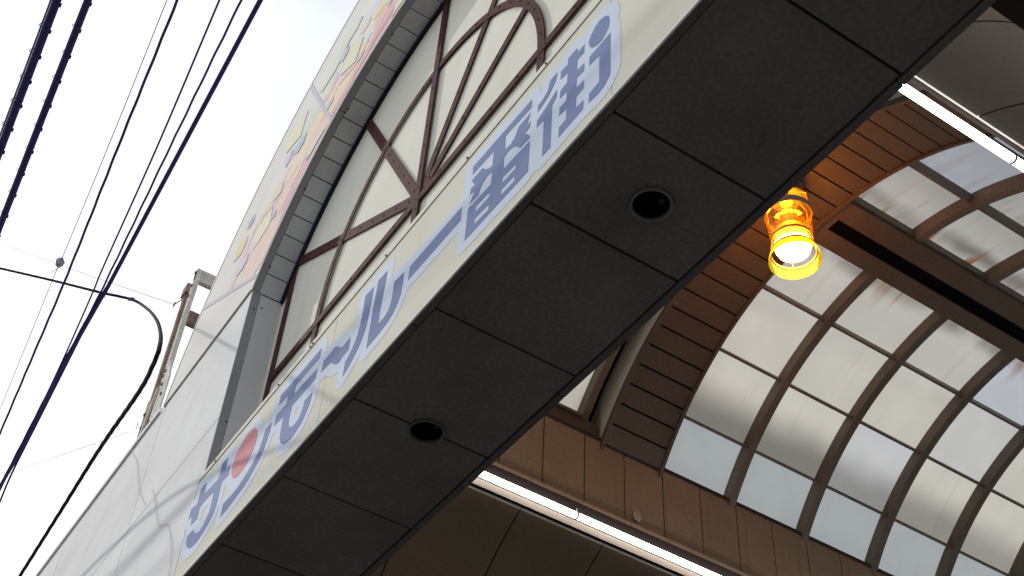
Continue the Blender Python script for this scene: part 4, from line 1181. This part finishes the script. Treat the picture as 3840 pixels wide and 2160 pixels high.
obj("glass_skirt", MB().lathe(LX, LY, [(0.0402, 1.7200), (0.0425, 1.7135), (0.0450, 1.7050), (0.0460, 1.6985)], 48), MT['amber_skirt'], lm)
for q in range(4):
    a = 2 * pi * (q + 0.55) / 4
    obj("tab", MB().tube([(LX + 0.036 * cos(a), LY + 0.036 * sin(a), 1.750), (LX + 0.0405 * cos(a), LY + 0.0405 * sin(a), 1.720)], 0.0011, 6), MT['brass'], lm)
pl = bpy.data.lights.new("lamp_light", 'POINT')
pl.energy = 30.0
pl.color = (1.0, 0.70, 0.24)
pl.shadow_soft_size = 0.10
po = bpy.data.objects.new("lamp_light", pl)
C.objects.link(po)
po.parent = lm
po.location = P(LX, LY, 1.832) - base_of(lm)

# ------------------------------------------------------------------ rusty steel support behind the gable
br = thing("steel_bracket", "rusty cream steel support frame standing behind the left edge of the gable", "bracket", (-2.24, 0.48, 1.58))
UPV = (0, 1, 0)


def channel(nm, a, b, w, t, m):
    return obj(nm, MB().bar(a, b, w, t, UPV), m, br)


channel("post", (-2.197, 0.4705, 1.585), (-2.197, 0.4705, 2.150), 0.017, 0.010, MT['steel'])
channel("post", (-2.278, 0.4765, 1.585), (-2.278, 0.4765, 2.155), 0.015, 0.010, MT['rust'])
obj("arm", MB().box(-2.204, -2.190, 0.4655, 0.60, 2.118, 2.153), MT['steel'], br)
obj("arm", MB().box(-2.285, -2.271, 0.4720, 0.60, 2.062, 2.100), MT['rust'], br)
obj("cap_plate", MB().box(-2.292, -2.262, 0.468, 0.492, 2.140, 2.168), MT['rust'], br)
obj("gusset", MB().prism([[(-2.206, 1.60), (-2.150, 1.60), (-2.150, 1.80), (-2.188, 1.87), (-2.206, 1.87)]], 'y', 0.466, 0.4695), MT['steel'], br)
obj("gusset", MB().prism([[(-2.290, 1.60), (-2.252, 1.60), (-2.256, 1.78), (-2.270, 1.82), (-2.290, 1.82)]], 'y', 0.470, 0.4735), MT['rust'], br)
channel("brace", (-2.262, 0.464, 1.60), (-2.206, 0.464, 1.80), 0.008, 0.004, MT['steel'])
channel("post", (-2.160, 0.560, 1.585), (-2.160, 0.560, 2.16), 0.015, 0.010, MT['rust'])
bt = MB()
for x, z, y in ((-2.199, 2.145, .465), (-2.195, 2.10, .465), (-2.199, 2.07, .465), (-2.194, 1.84, .4655), (-2.200, 1.83, .4655), (-2.190, 1.80, .4655),
                (-2.17, 1.76, .4655), (-2.195, 1.70, .4655), (-2.188, 1.66, .4655), (-2.2, 1.655, .4655), (-2.281, 1.78, .4695), (-2.276, 1.74, .4695), (-2.283, 1.66, .4695)):
    bt.lathe(x, y, [(0.0002, z - 0.003), (0.003, z - 0.003), (0.003, z + 0.003), (0.0002, z + 0.003)], 8)
tag(obj("bolts", bt, MT['rust'], br), kind='stuff')
obj("clamp_eye", MB().tube([(-2.345 + 0.006 * cos(2 * pi * i / 12), 0.470, 2.163 + 0.006 * sin(2 * pi * i / 12)) for i in range(13)], 0.0012, 6), MT['rust'], br)
obj("eye_shank", MB().tube([(-2.339, 0.470, 2.160), (-2.284, 0.476, 2.140)], 0.0014, 6), MT['rust'], br)


# ------------------------------------------------------------------ overhead lines
def ext(pts, n0, n1):
    a = [Vector(p) for p in pts]
    d0 = (a[0] - a[1]).normalized()
    d1 = (a[-1] - a[-2]).normalized()
    if n0:
        a = [a[0] + d0 * n0] + a
    if n1:
        a = a + [a[-1] + d1 * n1]
    return a


def wavy(pts, amp, step, seed):
    r = random.Random(seed)
    out_ = []
    ps = densify(pts, 0.01)
    dist = 0
    for i, p in enumerate(ps):
        if i:
            dist += (p - ps[i - 1]).length
        k = dist / step
        out_.append(p + Vector((0, amp * sin(k * 2 * pi) + r.uniform(-1, 1) * amp * 0.3, amp * cos(k * 2 * pi + 1.3))))
    return out_


def densify(pts, seg):
    o_ = [Vector(pts[0])]
    for a, b in zip(pts[:-1], pts[1:]):
        a, b = Vector(a), Vector(b)
        n_ = max(1, int((b - a).length / seg))
        for i in range(1, n_ + 1):
            o_.append(a.lerp(b, i / n_))
    return o_


GR = "overhead lines along the street"


def line(key, label, n0=7.0, n1=5.0, amp=0, name="overhead_wire", m='cable', k=1.0):
    pts, r = WIRES[key]
    ps = ext(spline(pts, 8), n0, n1)
    if amp:
        ps = wavy(densify(ps, 0.012), amp, 0.085, 3)
    b = P(*ps[len(ps) // 2])
    return tag(obj(name, MB().tube(ps, r * k, 8), MT[m], base=b), label, "cable", GR)


def bundle(key, label, off, tick):
    pts, r = WIRES[key]
    mid = Vector(pts[0]).lerp(Vector(pts[-1]), 0.5)
    t = thing("cable_bundle", label, "cable bundle", tuple(mid), GR)
    ps = densify(ext(pts, 7.0, 5.0), 0.02)
    obj("cable", MB().tube(ps, r * 0.86, 12), MT['cable'], t)
    ps2 = [p + Vector((0, off[0], off[1])) for p in ps]
    obj("messenger", MB().tube(ps2, r * 0.22, 8), MT['strand'], t)
    # lashing wire: a loop round both every so often, left slack on the outer side
    d = (Vector(pts[-1]) - Vector(pts[0])).normalized()
    side = Vector((0, off[0], off[1])).normalized()
    nrm = d.cross(side).normalized()
    ls = MB()
    L_ = 1.2
    n_ = int(L_ / tick)
    for i in range(-n_ // 2, n_):
        c = mid + d * (i * tick)
        loop = []
        for q in range(17):
            a = 2 * pi * q / 16
            rr = r * 1.0 + (r * 0.45 if cos(a) > 0.2 else 0.0)
            loop.append(c + side * (cos(a) * rr + r * 0.15) + nrm * (sin(a) * r * 0.98) + d * (0.010 * sin(a * 0.5)))
        ls.tube(loop, r * 0.085, 5)
        kn = c - side * r * 0.95
        ls.tube([kn - d * 0.003, kn + d * 0.003], r * 0.25, 6)
    tag(obj("lashing", ls, MT['cable'], t), kind='stuff')
    return t


bundle('bundle_a', "thickest lashed cable bundle with a grey messenger strand, at the far left", (-0.0078, 0.001), 0.0525)
bundle('bundle_b', "lashed black cable bundle second from the left, loops on its left side", (-0.0052, 0.001), 0.0525)
tb = line('thin_ball', "hair thin wire with a grey porcelain ball strung on it", k=1.0)
bx_, by_, bz_ = -1.7561, 0.1458, 1.6
prof = [(0.0002, bz_ - 0.009), (0.005, bz_ - 0.0075), (0.0075, bz_ - 0.003), (0.0075, bz_ + 0.003), (0.005, bz_ + 0.0075), (0.0002, bz_ + 0.009)]
obj("insulator", MB().lathe(bx_, by_, prof, 16), MT['ball'], tb)
obj("wire_tie", MB().tube([(bx_ - 0.03, by_ - 0.0035, bz_), (bx_ - 0.012, by_ + 0.004, bz_), (bx_ + 0.004, by_ + 0.0075, bz_), (bx_ + 0.016, by_ - 0.001, bz_)], 0.0006, 6), MT['strand'], tb)
line('wavy_a', "wavy twisted black wire between the thin wire and the straight one", amp=0.00028)
line('plain', "straight plain black wire left of the thick cable")
line('wavy_b', "wavy black wire hugging the left side of the thick smooth cable", amp=0.0003)
line('big', "thick smooth dark cable nearest to the gateway gable")
line('low', "short visible wire crossing under the others at the left edge", n0=6.0, n1=0.4)

pts, r = WIRES['service']
sp_ = wavy(densify(ext(spline(pts, 8), 14.0, 3.0), 0.012), 0.00022, 0.05, 9)
sv = tag(obj("service_cable", MB().tube(sp_, r, 10), MT['sheath'], base=P(*pts[5])), "black service cable making a hanging loop and running down beside the gable", "cable")
cl = Vector(pts[3])
obj("clamp", MB().tube([cl + Vector((-0.012, -0.003, 0.009)), cl + Vector((0.012, 0.002, -0.008))], r * 1.35, 8), MT['cable'], sv)
pts, r = WIRES['guy']
gp = ext(spline(pts, 6), 14.0, 0)
gy = tag(obj("guy_wire", MB().tube(gp, r * 0.7, 6), MT['strand'], base=P(*pts[1])), "thin grey guy wire ending at the eye of the rusty bracket", "wire")
pts, r = WIRES['twist']
tw = tag(obj("tie_wire", MB().tube(wavy(densify(ext(pts, 6.0, 0), 0.008), 0.0006, 0.03, 4), r, 6), MT['strand'], base=P(*pts[2])), "loose twisted tie wire running out to the top corner of the white parapet", "wire")
e = Vector(pts[-2])
obj("loose_end", MB().tube(spline([e, e + Vector((0.012, 0.0, 0.014)), e + Vector((0.022, -0.002, 0.010)), e + Vector((0.026, -0.003, 0.018))], 5), 0.0008, 5), MT['strand'], tw)

# two thin grey strands on the white fascia, standing in for cast wire shadows
for n_, pts_ in enumerate(WIRE_SHADOWS):
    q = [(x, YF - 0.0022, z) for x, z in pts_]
    lab = ("short wavy grey strand standing in for a wire shadow on the white fascia below the parapet", "longer bent grey strand standing in for a wire shadow on the white fascia left of the lettering")[n_]
    tag(obj("wire_shadow_strand", MB().tube(spline(q, 5), 0.0005, 6), MT['wire_shadow_grey'], base=P(*q[0])), lab, "wire", "wire shadows modelled as strands on the fascia")
